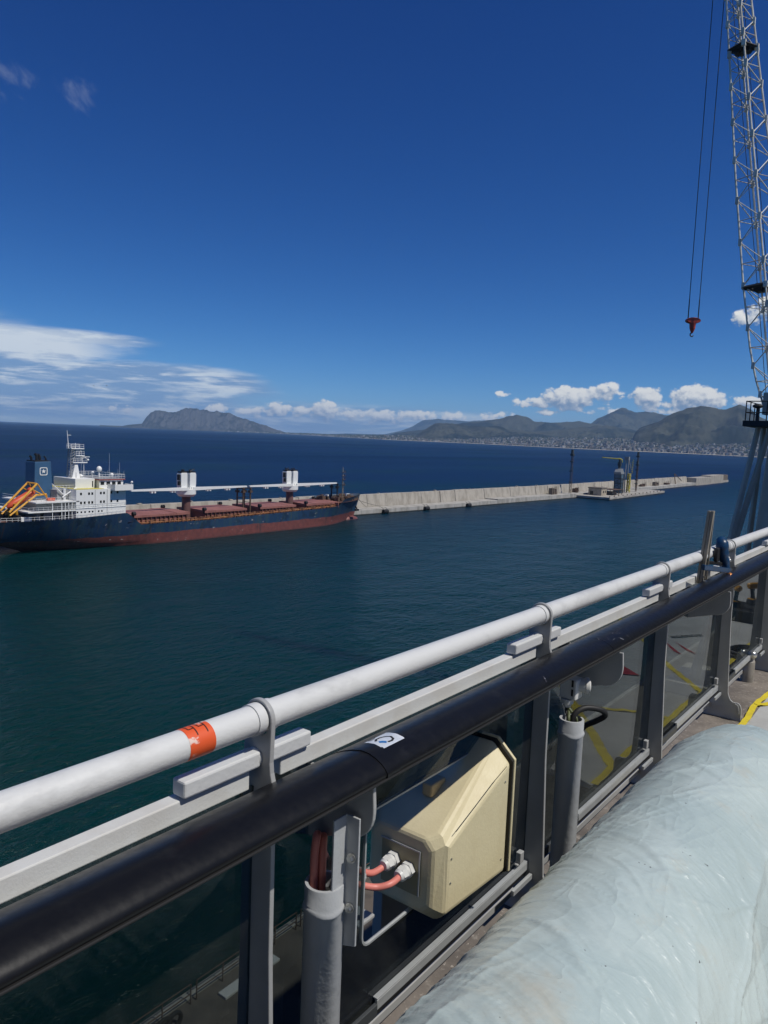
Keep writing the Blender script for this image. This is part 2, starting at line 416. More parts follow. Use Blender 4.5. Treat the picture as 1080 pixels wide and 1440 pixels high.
def copy_tree(o, parent=None):
    c = o.copy(); C.objects.link(c); c.parent = parent
    for ch in list(o.children): copy_tree(ch, c)
    return c

def Z(z): return ZC + z

# numpy value noise -----------------------------------------------------
_rs = np.random.RandomState(11); _tab = _rs.rand(256, 256)
def vnoise(x, y):
    xi = np.floor(x).astype(int); yi = np.floor(y).astype(int); xf = x-xi; yf = y-yi
    u = xf*xf*(3-2*xf); v = yf*yf*(3-2*yf)
    g = lambda a, b: _tab[a % 256, b % 256]
    return (g(xi,yi)*(1-u)+g(xi+1,yi)*u)*(1-v)+(g(xi,yi+1)*(1-u)+g(xi+1,yi+1)*u)*v
def fbm(x, y, o=5, ridged=False):
    s = np.zeros_like(x, dtype=float); a = 1.0; tot = 0
    for i in range(o):
        n = vnoise(x+17.3*i, y+9.1*i)
        s += a*((1-np.abs(2*n-1)) if ridged else n); tot += a; a *= .5; x = x*2.03; y = y*2.03
    return s/tot

def grid_mesh(name, X, Y, Zz, m, parent=None, smooth=True):
    nu, nv = X.shape
    co = np.stack([X, Y, Zz], -1).reshape(-1, 3)
    i = np.arange(nu*nv).reshape(nu, nv)
    f = np.stack([i[:-1,:-1], i[1:,:-1], i[1:,1:], i[:-1,1:]], -1).reshape(-1, 4)
    me = bpy.data.meshes.new(name)
    me.from_pydata(co.tolist(), [], f.tolist()); me.materials.append(m)
    if smooth: me.polygons.foreach_set('use_smooth', [True]*len(me.polygons))
    me.update()
    o = bpy.data.objects.new(name, me); C.objects.link(o); o.parent = parent
    return o

# ================================================================== LARGE STRUCTURE
# ---- sea
bm = bm_new()
ext = 27000
vs = [bm.verts.new(p) for p in ((-ext,-ext,0),(ext,-ext,0),(ext,ext,0),(-ext,ext,0))]; bm.faces.new(vs)
struct('sea', bm, M['sea'])

# ---- land across the bay
def land_mat(name, base, green, rock, scale):
    m = bpy.data.materials.new(name); m.use_nodes = True
    t = NT(m.node_tree); b = t.N['Principled BSDF']; b.inputs['Roughness'].default_value = .95; b.inputs['Specular IOR Level'].default_value = .1
    g = t.n('ShaderNodeNewGeometry'); v = g.outputs['Position']
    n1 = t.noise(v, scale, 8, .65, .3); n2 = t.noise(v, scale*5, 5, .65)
    c = t.mix(t.ss(n1, .45, .56), col(*base), col(*green))  # dark patches: scrub, and on the hills painted cloud shadow too
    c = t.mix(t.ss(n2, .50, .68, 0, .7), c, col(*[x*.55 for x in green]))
    sp = t.n('ShaderNodeSeparateXYZ'); t.L.new(g.outputs['Normal'], sp.inputs[0])
    st = t.m('ADD', sp.outputs[2], t.m('MULTIPLY', t.m('SUBTRACT', n2, .5), .5))
    c = t.mix(t.ss(st, .72, .50, 0, .85), c, col(*rock))
    t.L.new(c, b.inputs['Base Color'])
    return m
M['hill'] = land_mat('scrub_and_shade_hillside', (.062,.064,.046), (.015,.021,.018), (.052,.050,.052), .0013)  # dark second tone paints cloud shadows into the scrub colour
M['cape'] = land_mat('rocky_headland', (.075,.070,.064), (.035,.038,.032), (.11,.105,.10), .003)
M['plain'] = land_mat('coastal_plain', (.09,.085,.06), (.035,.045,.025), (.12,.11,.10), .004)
M['beach'] = mat('pale_beach', (.42,.38,.31), .9)

def pol(az, d): return math.sin(R(az))*d, math.cos(R(az))*d
COAST = [(-100,15000),(-60,14500),(-56.8,13400),(-52,12900),(-47,12300),(-45,11800),(-43,10600),(-41,9100),(-39,7700),(-37.5,6900),(-34,6500),(-30.7,6200),(-27,5600),(-23,5050),(-19,4900),(-15,4800),(-11,4500),(-6,4300),(0,4200),(8,4100)]
def coast(az): return np.interp(az, [c[0] for c in COAST], [c[1] for c in COAST])
RIDGES = {
 'headland': (13000, 13000, 420, 'cape', [(-56.9,30),(-56.11,46),(-55.15,73),(-54.91,167),(-54.57,252),(-54.08,291),(-53.44,281),(-52.79,271),(-52.3,323),(-52.1,342),(-51.44,343),(-50.18,322),(-49.15,309),(-48.12,236),(-47.07,164),(-46.28,123),(-45.49,59),(-44.5,34)]),
 'mountain_range': (24000, 20500, 3500, 'hill', [(-43,40),(-39.5,70),(-37.49,92),(-36.16,219),(-35.37,366),(-34.59,557),(-34.06,600),(-33.53,642),(-32.99,617),(-32.19,596),(-31.39,565),(-30.08,630),(-29.02,602),(-26.93,591),(-24.86,535),(-22.82,436),(-18,380),(-10,420),(0,380)]),
 'back_mountain': (16000, 12500, 2600, 'hill', [(-25.5,150),(-23.84,334),(-22.85,417),(-22.26,480),(-21.88,569),(-21.16,661),(-20.53,709),(-19.95,735),(-19.36,691),(-18.74,710),(-18.02,701),(-17.29,651),(-16.1,592),(-14.23,470),(-11.54,360),(-8,250)]),
 'middle_mountain': (13000, 10300, 2000, 'hill', [(-38,60),(-36.42,106),(-34.29,186),(-31.65,294),(-30.07,332),(-29.03,389),(-28.26,437),(-27.64,460),(-27.06,441),(-26.42,375),(-25.39,359),(-24.37,379),(-22.85,374),(-21.35,356),(-19.86,310),(-18.88,261),(-17.43,227),(-15,150)]),
 'low_hill': (9800, 8000, 1100, 'hill', [(-36,40),(-35.07,52),(-34.55,119),(-34.03,178),(-33.67,207),(-32.71,223),(-31.65,216),(-30.32,211),(-29.0,206),(-27.95,182),(-26.9,171),(-25.34,145),(-23.79,102),(-22,50)]),
 'foothill': (11500, 8700, 1300, 'hill', [(-30.5,60),(-28.97,115),(-25.87,203),(-23.84,255),(-22.34,281),(-21.34,299),(-20.35,275),(-19.36,241),(-18.39,208),(-16.94,168),(-15,80)]),
 'near_mountain': (9000, 6900, 1500, 'hill', [(-20.6,40),(-19.8,89),(-19.35,156),(-19.23,212),(-18.66,255),(-17.73,307),(-16.82,382),(-16.14,424),(-15.46,446),(-14.87,460),(-14.32,462),(-13.87,449),(-13.42,458),(-12.99,475),(-12.56,503),(-12.2,492),(-11.84,456),(-11.46,397),(-10.74,340),(-7.78,266),(-2.03,197),(6,120)]),
}
for ri, (nm, (d0, d1, wf, mt, pts)) in enumerate(RIDGES.items()):
    a0, a1 = pts[0][0], pts[-1][0]
    nu, nv = 320, 70
    az = np.linspace(a0, a1, nu); k = d1/d0
    H = np.interp(az, [p[0] for p in pts], [(p[1]-32)*k+32 for p in pts])
    # soften the straight runs between control points
    rough = (fbm(az*3.1+ri*31, az*0+ri*7.7, 4)-.5)
    H = H*(1+.018*rough)
    t_ = np.linspace(-1, .8, nv)
    A, T = np.meshgrid(az, t_, indexing='ij')
    Hh = np.repeat(H[:, None], nv, 1)
    D = d1 + np.where(T < 0, T*wf, T*wf*1.2)
    s = np.clip(1-np.abs(T), 0, 1)
    prof = np.where(T < 0, .38*s+.62*s**2.2, s**1.3) if mt == 'hill' else np.where(T < 0, np.clip(.25*s+.9*np.clip((s-.35)/.55,0,1)**1.1,0,1.0)*np.where(s>.9,1,1), s**.6)
    prof = prof/prof.max()
    X = np.sin(np.radians(A))*D; Y = np.cos(np.radians(A))*D
    sc = wf*.33
    gul = fbm(X/sc+ri*3.3, Y/sc+ri*5.1, 6, ridged=True)-.62
    fine = fbm(X/(sc*.18), Y/(sc*.18), 4)-.5
    env = np.clip(np.minimum(1-np.abs(T)**3, 1), 0, 1)*np.clip(np.abs(T)*4, .12 if mt == 'cape' else .30, 1)
    Zz = Hh*prof + Hh*(gul*.95+fine*.26)*env*(.45 if mt == 'cape' else 1)*np.where(T < 0, 1, .4)
    uu = np.linspace(0, 1, nu); Zz = Zz*np.clip(np.minimum(uu, 1-uu)*16, 0, 1)[:, None]**.8
    Zz[:, 0] = -3; Zz[:, -1] = -3; Zz[0, :] = -3; Zz[-1, :] = -3
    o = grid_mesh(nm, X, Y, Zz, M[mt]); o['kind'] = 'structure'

# coastal plain with its pale shore, rising gently inland
az = np.linspace(-58, 8, 420); q = np.concatenate([[0, .004, .012], np.linspace(.03, 1, 24)])
A, Q = np.meshgrid(az, q, indexing='ij')
cst = coast(A)+60*(fbm(A*1.7, A*0, 4)-.5)
depth = np.interp(az, [-58,-50,-45,-40,-36,-30,-20,-12,8], [500,600,700,1500,1900,2100,2200,2000,2000])
def plain_rise(azv): return np.interp(azv, [-58,-46,-41,-36,-30,-20,-12,8], [22,24,26,46,72,98,106,106])
D = cst+Q*np.repeat(depth[:, None], len(q), 1)
X = np.sin(np.radians(A))*D; Y = np.cos(np.radians(A))*D
rise = np.repeat(plain_rise(az)[:, None], len(q), 1)
Zz = np.where(Q < .003, -1.5, np.where(Q < .02, 1.5+Q*60, 2.5+rise*Q**1.0)) + 9*(fbm(X/420, Y/420, 4)-.5)*np.clip(Q*4, 0, 1)
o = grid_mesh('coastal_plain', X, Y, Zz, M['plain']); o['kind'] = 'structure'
az = np.linspace(-46, 8, 300); A, Q = np.meshgrid(az, np.array([0., 1.]), indexing='ij')
D = coast(A)+60*(fbm(A*1.7, A*0, 4)-.5)-6+Q*38*(.5+fbm(A*4, A*0+3, 3))
o = grid_mesh('beach', np.sin(np.radians(A))*D, np.cos(np.radians(A))*D, 1.2+Q*2.6, M['beach']); o['kind'] = 'structure'

def plain_at(azv, qv):
    d = float(coast(azv))+float(np.interp(azv, [-58,-50,-45,-40,-36,-30,-20,-12,8], [500,600,700,1500,1900,2100,2200,2000,2000]))*qv
    x, y = pol(azv, d); return x, y, 2.5+float(plain_rise(azv))*qv

# ---- quay beside the ship (concrete apron) and the ship's own deck and side
M['quay'] = mat('quay_concrete', (.115,.095,.075), .9, c2=(.07,.06,.05), nscale=.7, amt=.8, bump=.4, bscale=6)
bm = bm_new(); box(bm, -26.8, -2.2, -60, 420, -4, Z(-27)); struct('quay', bm, M['quay'])
M['quayedge'] = mat('quay_edge_stone', (.34,.31,.26), .85, c2=(.2,.18,.15), nscale=1.3, amt=.8)
bm = bm_new(); box(bm, -27.25, -26.803, -60, 420, -4, Z(-26.93)); struct('quay_kerb', bm, M['quayedge'])
M['hullwhite'] = mat('white_ship_side', (.68,.70,.71), .45, c2=(.60,.61,.62), nscale=.3, amt=.5)
bm = bm_new(); box(bm, -1.40, 14, -60, 200, .5, Z(DZ)-.012); struct('ship_hull_side', bm, M['hullwhite'])
bm = bm_new(); box(bm, -1.395, 14, -60, 200, Z(DZ)-.0115, Z(DZ)); struct('ship_deck', bm, M['deck'])

# unseen deckhouse blocks with windows, added and shaped to block light from the rail
M['deckhouse_paint'] = mat('deckhouse_paint', (.42,.43,.43), .5, c2=(.36,.37,.37), nscale=.6, amt=.5)
M['deckhouse_glass'] = mat('deckhouse_glass', (.02,.025,.03), .12)
bm = bm_new(); box(bm, -1.30, 14, -58, -5.2, Z(DZ)-.008, Z(DZ)+17.5); dh = struct('added_deckhouse', bm, M['deckhouse_paint'])
for k in range(5):
    for i in range(6):
        bm = bm_new(); box(bm, .2+i*2.25, 1.75+i*2.25, -5.26, -5.14, Z(DZ)+1.2+k*3.3, Z(DZ)+2.6+k*3.3); obj('window', bm, M['deckhouse_glass'], dh)
bm = bm_new(); box(bm, 7.5, 14, -5.19, 60, Z(DZ)-.008, Z(DZ)+3.1); dl = struct('added_deckhouse_side', bm, M['deckhouse_paint'])  # unseen low block, added to cut the sky light from inboard
for i in range(12):
    bm = bm_new(); box(bm, 7.44, 7.56, -2+i*4.6, .4+i*4.6, Z(DZ)+1.0, Z(DZ)+2.2); obj('window', bm, M['deckhouse_glass'], dl)

bm = bm_new(); box(bm, -1.30, 14, 15.0, 46, Z(DZ)-.008, Z(DZ)+8.6); df = struct('added_deckhouse_forward', bm, M['deckhouse_paint'])  # unseen block, added to throw its shadow across the quay
for k in range(2):
    for i in range(5):
        bm = bm_new(); box(bm, .2+i*2.6, 1.9+i*2.6, 14.94, 15.06, Z(DZ)+1.3+k*3.6, Z(DZ)+2.7+k*3.6); obj('window', bm, M['deckhouse_glass'], df)

# ---- breakwater
M['conc'] = mat('breakwater_concrete', (.40,.365,.31), .9, c2=(.25,.225,.185), nscale=.35, amt=.8, bump=.5, bscale=2.0, stretch=(1,1,.45), lo=.4, hi=.66)
M['conc2'] = mat('quay_wall_concrete', (.42,.40,.36), .9, c2=(.25,.235,.20), nscale=.3, amt=.8, bump=.4, bscale=2.5, stretch=(1,1,.3), lo=.42, hi=.66)
M['wet'] = mat('wet_concrete', (.05,.048,.04), .6)
M['tyre'] = mat('tyre_rubber', (.010,.010,.010), .7)
def bwx(y):                       # quay face line
    return float(np.interp(y, [40, 200, 300, 430, 800], [-200.5, -192.2, -186.2, -181.2, -184.5]))
brk = thing('breakwater', 'long pale concrete breakwater with raised sea wall behind the cargo ship', 'breakwater', (bwx(200), 200, 0))
y = 40.0; k = 0
while y < 690:
    L = 13.0+rnd.uniform(-1.5, 1.5); y1 = min(y+L, 690)
    a, b = bwx(y), bwx(y1); h = 2.1+rnd.uniform(-.12, .12)+(.5 if y > 330 else 0)
    bm = bm_new()
    A = [(a,y),(b,y1-.12),(b-7.2,y1-.12),(a-7.2,y)]
    prism(bm, A, 'z', .35, h)
    obj('quay_block', bm, M['conc2'], brk, bevel=.08)
    bm = bm_new(); prism(bm, [(p[0]-.10,p[1]) for p in A], 'z', -3, .36); obj('wet_footing', bm, M['wet'], brk)
    wt = 7.4+rnd.uniform(-.15, .15)
    bm = bm_new()
    o0, o1 = a-7.2+rnd.uniform(-.15,.15), b-7.2+rnd.uniform(-.15,.15)
    vs = [bm.verts.new(p) for p in ((o0,y,.5),(o1,y1-.15,.5),(o1-4.5,y1-.15,.5),(o0-4.5,y,.5),(o0-1.3,y,wt),(o1-1.3,y1-.15,wt),(o1-3.4,y1-.15,wt),(o0-3.4,y,wt))]
    for f in ((0,1,5,4),(1,2,6,5),(2,3,7,6),(3,0,4,7),(4,5,6,7),(3,2,1,0)): bm.faces.new([vs[i] for i in f])
    if rnd.random() < .6:
        yy = rnd.uniform(y+1, y1-2.2); box(bm, o0-2.6, o0-1.4, yy, yy+rnd.uniform(.6,1.4), wt-.02, wt+rnd.uniform(.25,.5))
    obj('wall_block', bm, M['conc'], brk, bevel=.10)
    y = y1; k += 1
# stepped end of the mole
for (ya, yb, h0, xo, w) in ((690,742,6.6,0,9),(742,792,7.6,-1,9),(792,818,7.2,-2,11)):
    bm = bm_new(); a, b = bwx(ya)+xo, bwx(yb)+xo
    prism(bm, [(a,ya),(b,yb-.2),(b-w,yb-.2),(a-w,ya)], 'z', -3, h0 if ya < 792 else 2.0); obj('end_block', bm, M['conc'], brk, bevel=.1)
M['mud'] = mat('brown_wall', (.16,.13,.10), .9, c2=(.11,.09,.07), nscale=.5, amt=.7)
bm = bm_new(); box(bm, bwx(800)-11, bwx(800)-2.2, 793, 815, 1.9, 7.4); obj('end_wall', bm, M['mud'], brk, bevel=.1)
# rubber fenders hung on the quay face
for i, (yy, lab) in enumerate(((249,'black rubber fender on the quay face nearest the ship bow'),(277,'black rubber fender on the quay face, middle of three'),(310,'black rubber fender on the quay face farthest from the ship'))):
    f = thing('fender', lab, 'fender', (bwx(yy)+.5, yy, .9), 'black fenders along the breakwater quay')
    bm = bm_new(); x = bwx(yy)+.62
    cyl(bm, (x, yy-1.5, .9), (x, yy+1.5, .9), .85, n=18); obj('drum', bm, M['tyre'], f, smooth=True)
    bm = bm_new(); tube(bm, smooth_path([(x-.1,yy-1.2,1.6),(x-.4,yy-1.2,2.25),(x-1.3,yy-1.2,2.5)],4), .07, 6); tube(bm, smooth_path([(x-.1,yy+1.2,1.6),(x-.4,yy+1.2,2.25),(x-1.3,yy+1.2,2.5)],4), .07, 6); obj('chain', bm, M['tyre'], f)

# ---- loading jetty in front of the breakwater
M['jetty'] = mat('jetty_concrete', (.40,.375,.33), .9, c2=(.25,.23,.2), nscale=.25, amt=.8)
M['rust'] = mat('rusty_steel', (.12,.07,.045), .8, c2=(.05,.04,.035), nscale=1.5, amt=.8)
jet = thing('loading_jetty', 'low concrete loading jetty built out from the breakwater', 'jetty', (-172, 480, 0))
JP = [(-181.3,427.5),(-161.5,429),(-164.5,541),(-181.5,541)]
bm = bm_new(); prism(bm, JP, 'z', .45, 1.7); obj('jetty_deck', bm, M['jetty'], jet, bevel=.08)
bm = bm_new(); prism(bm, [(x*1.0+(.25 if x < -175 else -.25), y+(.3 if y < 450 else -.3)) for x, y in JP], 'z', -3, .46); obj('jetty_base', bm, M['wet'], jet)
for i in range(14):
    yy = 431+i*7.9; xx = np.interp(yy,[429,541],[-161.5,-164.5]); bm = bm_new(); cyl(bm, (xx-.8,yy,1.7),(xx-.8,yy,2.25),.3,.38,8); obj('bollard', bm, M['rust'], jet)

# ---- haze: one closed box of even, pale air round everything
def build_haze():
    bm = bm_new(); box(bm, -29500, 29500, -29500, 29500, -8.0, 700)
    m = bpy.data.materials.new('pale_air'); m.use_nodes = True
    t = NT(m.node_tree)
    for x in list(t.N): t.N.remove(x)
    out = t.n('ShaderNodeOutputMaterial'); p = t.n('ShaderNodeVolumePrincipled')
    p.inputs['Color'].default_value = col(.42,.68,1.0); p.inputs['Density'].default_value = HAZE; p.inputs['Anisotropy'].default_value = .0
    t.L.new(p.outputs[0], out.inputs['Volume'])
    o = obj('haze', bm, m); o['kind'] = 'stuff'
HAZE = 4.0e-5
build_haze()

# ================================================================== CARGO SHIP
SY0, SXC = 84.0, -183.0          # stern Y, centreline X
def hull_mat():
    m = bpy.data.materials.new('ship_hull_paint'); m.use_nodes = True
    t = NT(m.node_tree); b = t.N['Principled BSDF']; b.inputs['Roughness'].default_value = .5
    g = t.n('ShaderNodeNewGeometry'); sp = t.n('ShaderNodeSeparateXYZ'); t.L.new(g.outputs['Position'], sp.inputs[0])
    v = g.outputs['Position']
    st = t.comb(t.m('MULTIPLY', sp.outputs[0], .2), sp.outputs[1], t.m('MULTIPLY', sp.outputs[2], .22))
    n1 = t.noise(st, .55, 6, .65); n2 = t.noise(v, .8, 6, .65); n3 = t.noise(st, 1.7, 4, .6)
    blue = t.mix(t.ss(n1, .42, .62), col(.012,.040,.095), col(.022,.058,.090))
    blue = t.mix(t.ss(n3, .56, .70, 0, .75), blue, col(.05,.06,.055))
    n4 = t.noise(t.comb(0.0, t.m('MULTIPLY', sp.outputs[1], 1.6), t.m('MULTIPLY', sp.outputs[2], .10)), .6, 5, .7)
    blue = t.mix(t.ss(n4, .60, .68, 0, .75), blue, col(.10,.05,.03))
    blue = t.mix(t.ss(t.noise(v, .35, 4, .6), .55, .62, 0, .5), blue, col(.006,.012,.022))
    red = t.mix(t.ss(n2, .38, .62), col(.195,.062,.052), col(.135,.046,.041))
    red = t.mix(t.ss(n1, .55, .68, 0, .75), red, col(.06,.035,.035))
    red = t.mix(t.ss(t.noise(v, 1.6, 4, .7), .60, .68, 0, .6), red, col(.26,.14,.11))
    edge = t.m('ADD', 3.05, t.m('MULTIPLY', t.m('SUBTRACT', t.noise(v, .22, 3, .5), .5), 1.0))
    z = sp.outputs[2]
    c = t.mix(t.ss(z, t.m('SUBTRACT', edge, .06), t.m('ADD', edge, .06)), red, blue)
    # scraped pale patches near the waterline and along the side
    sc = t.noise(t.comb(0.0, t.m('MULTIPLY', sp.outputs[1], .55), t.m('MULTIPLY', z, 1.4)), .55, 5, .7)
    c = t.mix(t.ss(sc, .64, .67, 0, .8), c, col(.5,.45,.42))
    c = t.mix(t.ss(z, .45, .2, 0, .6), c, col(.05,.035,.03))
    t.L.new(c, b.inputs['Base Color'])
    return m
M['hull'] = hull_mat()
M['shipwhite'] = mat('ship_white', (.78,.78,.75), .45, c2=(.56,.50,.42), nscale=1.1, amt=.4, stretch=(1,1,.25), lo=.58, hi=.76)
M['shipgrey'] = mat('ship_grey', (.30,.31,.31), .6, c2=(.22,.22,.21), nscale=.8, amt=.6)
M['maroon'] = mat('hatch_maroon', (.30,.125,.10), .65, c2=(.22,.09,.075), nscale=.35, amt=.8, bump=.2, bscale=2)
M['maroon2'] = mat('crane_pedestal_maroon', (.15,.075,.065), .6, c2=(.12,.06,.05), nscale=.8, amt=.7)
M['deckrust'] = mat('rusty_deck', (.13,.055,.035), .8, c2=(.07,.035,.028), nscale=.5, amt=.8)
M['railorange'] = mat('rust_orange_pipes', (.46,.20,.07), .7, c2=(.26,.09,.04), nscale=.9, amt=.8)
M['shipblack'] = mat('ship_black', (.012,.012,.013), .6)
M['funnel'] = mat('funnel_blue', (.045,.115,.215), .45, c2=(.04,.10,.18), nscale=.6, amt=.5)
M['davit'] = mat('davit_yellow', (.70,.36,.03), .5, c2=(.55,.25,.03), nscale=2, amt=.6)
M['boat'] = mat('lifeboat_orange', (.60,.09,.03), .45)
M['window'] = mat('dark_window', (.012,.014,.016), .15)
M['redtrim'] = mat('red_trim', (.30,.05,.04), .5)
M['yellowdeck'] = mat('yellow_deck_edge', (.55,.48,.10), .6)

ship = thing('cargo_ship', 'blue and red cargo ship with white bridge and maroon hatches moored at breakwater', 'ship', (SXC, SY0, 0))
def ip(s, t): return float(np.interp(s, [a for a, _ in t], [b for _, b in t]))
ZD = [(0,8.4),(15,8.4),(32,9.1),(33,9.1),(37.2,5.7),(60,5.5),(116,6.4),(119,6.9),(123,8.8),(130,9.3),(141,9.75)]
DK = [(0,6.2),(6,7.9),(12,8.6),(20,9),(112,9),(120,8.3),(127,6.6),(133,4.4),(138,1.9),(141,.15)]
WL = [(0,.0),(8,.15),(11,1.0),(15,2.4),(22,4.4),(30,6.0),(40,7.8),(50,8.8),(60,9),(100,9),(112,8.2),(121,6.0),(128,3.6),(134,1.4),(137,.2),(141,.1)]
ss_ = sorted(set(list(np.linspace(0,30,18))+[32,32.8,33.6,34.6,35.8,37.2,39]+list(np.linspace(42,112,14))+list(np.linspace(114,141,24))))
lev = [-1.5,0,.8,1.6,2.4,3.05,3.8,4.8]
bm = bm_new(); rows = {-1: [], 1: []}
for sgn in (-1, 1):
    for s in ss_:
        zd = ip(s, ZD); r = []
        for j, z in enumerate(lev+[.5, .75, 1.0]):
            zz = z if j < len(lev) else 4.8+(zd-4.8)*z
            tt = max(0, zz)/zd
            p = .55 if s < 40 else 1.5
            hb = ip(s, WL)+(ip(s, DK)-ip(s, WL))*tt**p
            # raked stem and counter stern: shift stations with height
            sh = 0.0
            if s > 118: sh = -(s-118)/23*4.2*(1-tt)**1.0
            if s < 14: sh = (14-s)/14*9.0*max(0, 1-zz/3.6)**1.2
            r.append(bm.verts.new((SXC+sgn*hb, SY0+s+sh, zz)))
        rows[sgn].append(r)
for sgn in (-1, 1):
    for a, b in zip(rows[sgn][:-1], rows[sgn][1:]):
        for j in range(len(a)-1): bm.faces.new((a[j],a[j+1],b[j+1],b[j]))
for j in range(len(rows[1][0])-1):
    bm.faces.new((rows[-1][0][j],rows[-1][0][j+1],rows[1][0][j+1],rows[1][0][j]))
    bm.faces.new((rows[-1][-1][j],rows[-1][-1][j+1],rows[1][-1][j+1],rows[1][-1][j]))
obj('hull', bm, M['hull'], ship, smooth=True, angle=50)
# bulbous bow just breaking the surface
bm = bm_new(); ball(bm, (SXC, SY0+135.6, -.6), 1.0, (1.5,4.6,2.1), 18, 12); obj('bulbous_bow', bm, M['hull'], ship, smooth=True)
# decks
def deck_strip(nm, s0, s1, dz, m, inset=.12):
    bm = bm_new(); L = []; Rr = []
    for s in [s0]+[x for x in ss_ if s0 < x < s1]+[s1]:
        hb = max(.05, ip(s, DK)-inset); z = dz(s)
        L.append(bm.verts.new((SXC-hb, SY0+s, z))); Rr.append(bm.verts.new((SXC+hb, SY0+s, z)))
    for i in range(len(L)-1): bm.faces.new((L[i],L[i+1],Rr[i+1],Rr[i]))
    return obj(nm, bm, m, ship)
deck_strip('poop_deck', .3, 33.2, lambda s: ip(s, ZD)-.25, M['deckrust'])
deck_strip('main_deck', 33.4, 119, lambda s: min(ip(s, ZD)-.12, 6.6), M['deckrust'])
deck_strip('forecastle_deck', 119.2, 140.6, lambda s: 7.7, M['deckrust'])
bm = bm_new(); box(bm, SXC-8.2, SXC+8.2, SY0+118.8, SY0+119.2, 6.2, 7.75); obj('forecastle_front', bm, M['maroon'], ship)
# hatches with coamings
def plane_box(nm, m, x0, x1, y0, y1, z0, z1, bevel=.05, par=None):
    bm = bm_new(); box(bm, x0, x1, y0, y1, z0, z1); return obj(nm, bm, m, par or ship, bevel=bevel)
for (ya, yb) in ((120.6,139.2),(144.6,161.2),(166.8,183.2),(188.2,205.3)):
    co = plane_box('hatch_coaming', M['maroon'], -189.2, -176.9, ya+.5, yb-.5, 5.4, 7.25)
    nseg = 4
    for i in range(nseg):
        a = ya+(yb-ya)*i/nseg; b = ya+(yb-ya)*(i+1)/nseg
        bm = bm_new(); zt = 8.0+rnd.uniform(-.05,.05)
        A = [bm.verts.new(p) for p in ((-189.8,a+.03,7.25),(-176.4,a+.03,7.25),(-176.4,b-.03,7.25),(-189.8,b-.03,7.25),(-189.8,a+.03,zt-.12),(-183,a+.03,zt+.12),(-176.4,a+.03,zt-.12),(-176.4,b-.03,zt-.12),(-183,b-.03,zt+.12),(-189.8,b-.03,zt-.12))]
        for f in ((0,1,6,5,4),(3,9,8,7,2),(4,5,8,9),(5,6,7,8),(1,2,7,6),(0,4,9,3),(0,3,2,1)): bm.faces.new([A[k] for k in f])
        obj('hatch_panel', bm, M['maroon'], co)
    # rusty cleats and stays along the coaming
    bm = bm_new(); yy = ya+.8
    while yy < yb-.6:
        box(bm, -176.88, -176.35, yy, yy+.25, 5.6, 7.1); yy += 1.5
    obj('coaming_stays', bm, M['deckrust'], co)
    for (xx, yy) in ((-176.9, ya+.2), (-188.8, yb-.3)):
        bm = bm_new(); cyl(bm, (xx,yy-.45,8.35), (xx,yy+.45,8.35), .55, n=10); box(bm, xx-.15, xx+.15, yy-.3, yy+.3, 7.0, 8.3); obj('winch_drum', bm, M['shipblack'], co)
# deck-edge rail: stanchions, two rails and orange pipes
bm = bm_new(); bm2 = bm_new()
for sgn in (1, -1):
    prev = None
    for s in np.arange(37.5, 118.5, 1.5):
        x = SXC+sgn*(ip(s, DK)-.25); z = ip(s, ZD)-.1
        box(bm, x-.05, x+.05, SY0+s-.05, SY0+s+.05, z, z+1.05)
        if prev:
            for h in (.55, 1.02): cyl(bm, prev+Vector((0,0,h)), Vector((x,SY0+s,z+h)), .04, n=5)
            cyl(bm2, prev+Vector((-sgn*.5,0,.35)), Vector((x-sgn*.5,SY0+s,z+.35)), .16, n=6)
            cyl(bm2, prev+Vector((-sgn*1.0,0,.40)), Vector((x-sgn*1.0,SY0+s,z+.40)), .12, n=6)
        prev = Vector((x,SY0+s,z))
obj('deck_rail', bm, M['railorange'], ship); obj('deck_pipes', bm2, M['railorange'], ship)
bm = bm_new()
for i in range(150):
    s = rnd.uniform(38, 118); x = SXC+rnd.choice((1,1,-1))*rnd.uniform(6.5, 8.3); z = ip(s, ZD)-.12
    box(bm, x, x+rnd.uniform(.2,.7), SY0+s, SY0+s+rnd.uniform(.2,1.1), z, z+rnd.uniform(.3,1.2))
o = obj('deck_fittings', bm, [M['deckrust']], ship); o['kind'] = 'stuff'

# ---- superstructure
hx = -174.5
hs = obj('deckhouse', (lambda b: (box(b, -191.5, hx, 102.6, 116.7, 8.2, 15.6), b)[1])(bm_new()), M['shipwhite'], ship, bevel=.06)
for yy in (107.8, 111.2): plane_box('weld_seam', M['shipgrey'], hx, hx+.04, yy-.06, yy+.06, 9.2, 15.5, 0, hs)
bm = bm_new(); box(bm, hx+.002, hx+.14, 100.6, 116.9, 10.88, 10.98)
for yy in np.arange(100.8, 117, 1.3): cyl(bm, (hx+.11,yy,10.98), (hx+.11,yy,11.9), .03, n=4)
for h in (11.4, 11.9): cyl(bm, (hx+.11,100.7,h), (hx+.11,116.8,h), .03, n=4)
obj('side_walkway', bm, M['shipwhite'], ship)
def win(y, z, w=.5, h=.62, par=hs, x=hx):
    bm = bm_new(); box(bm, x-.05, x+.035, y-w/2, y+w/2, z-h/2, z+h/2); f = obj('window', bm, M['window'], par)
for y, z in ((103.9,14.55),(106.1,14.55),(107.0,14.55),(109.4,14.6),(110.3,14.6),(112.4,14.65),(114.2,14.65),
             (103.9,12.3),(104.9,12.3),(106.1,12.3),(107.0,12.3),(109.4,12.35),(110.3,12.35),(112.4,12.4),(114.2,12.4)): win(y, z)
for y in (102.95,104,105,106.2,107.1,108.8,109.7): win(y, 9.95, .42, .42)
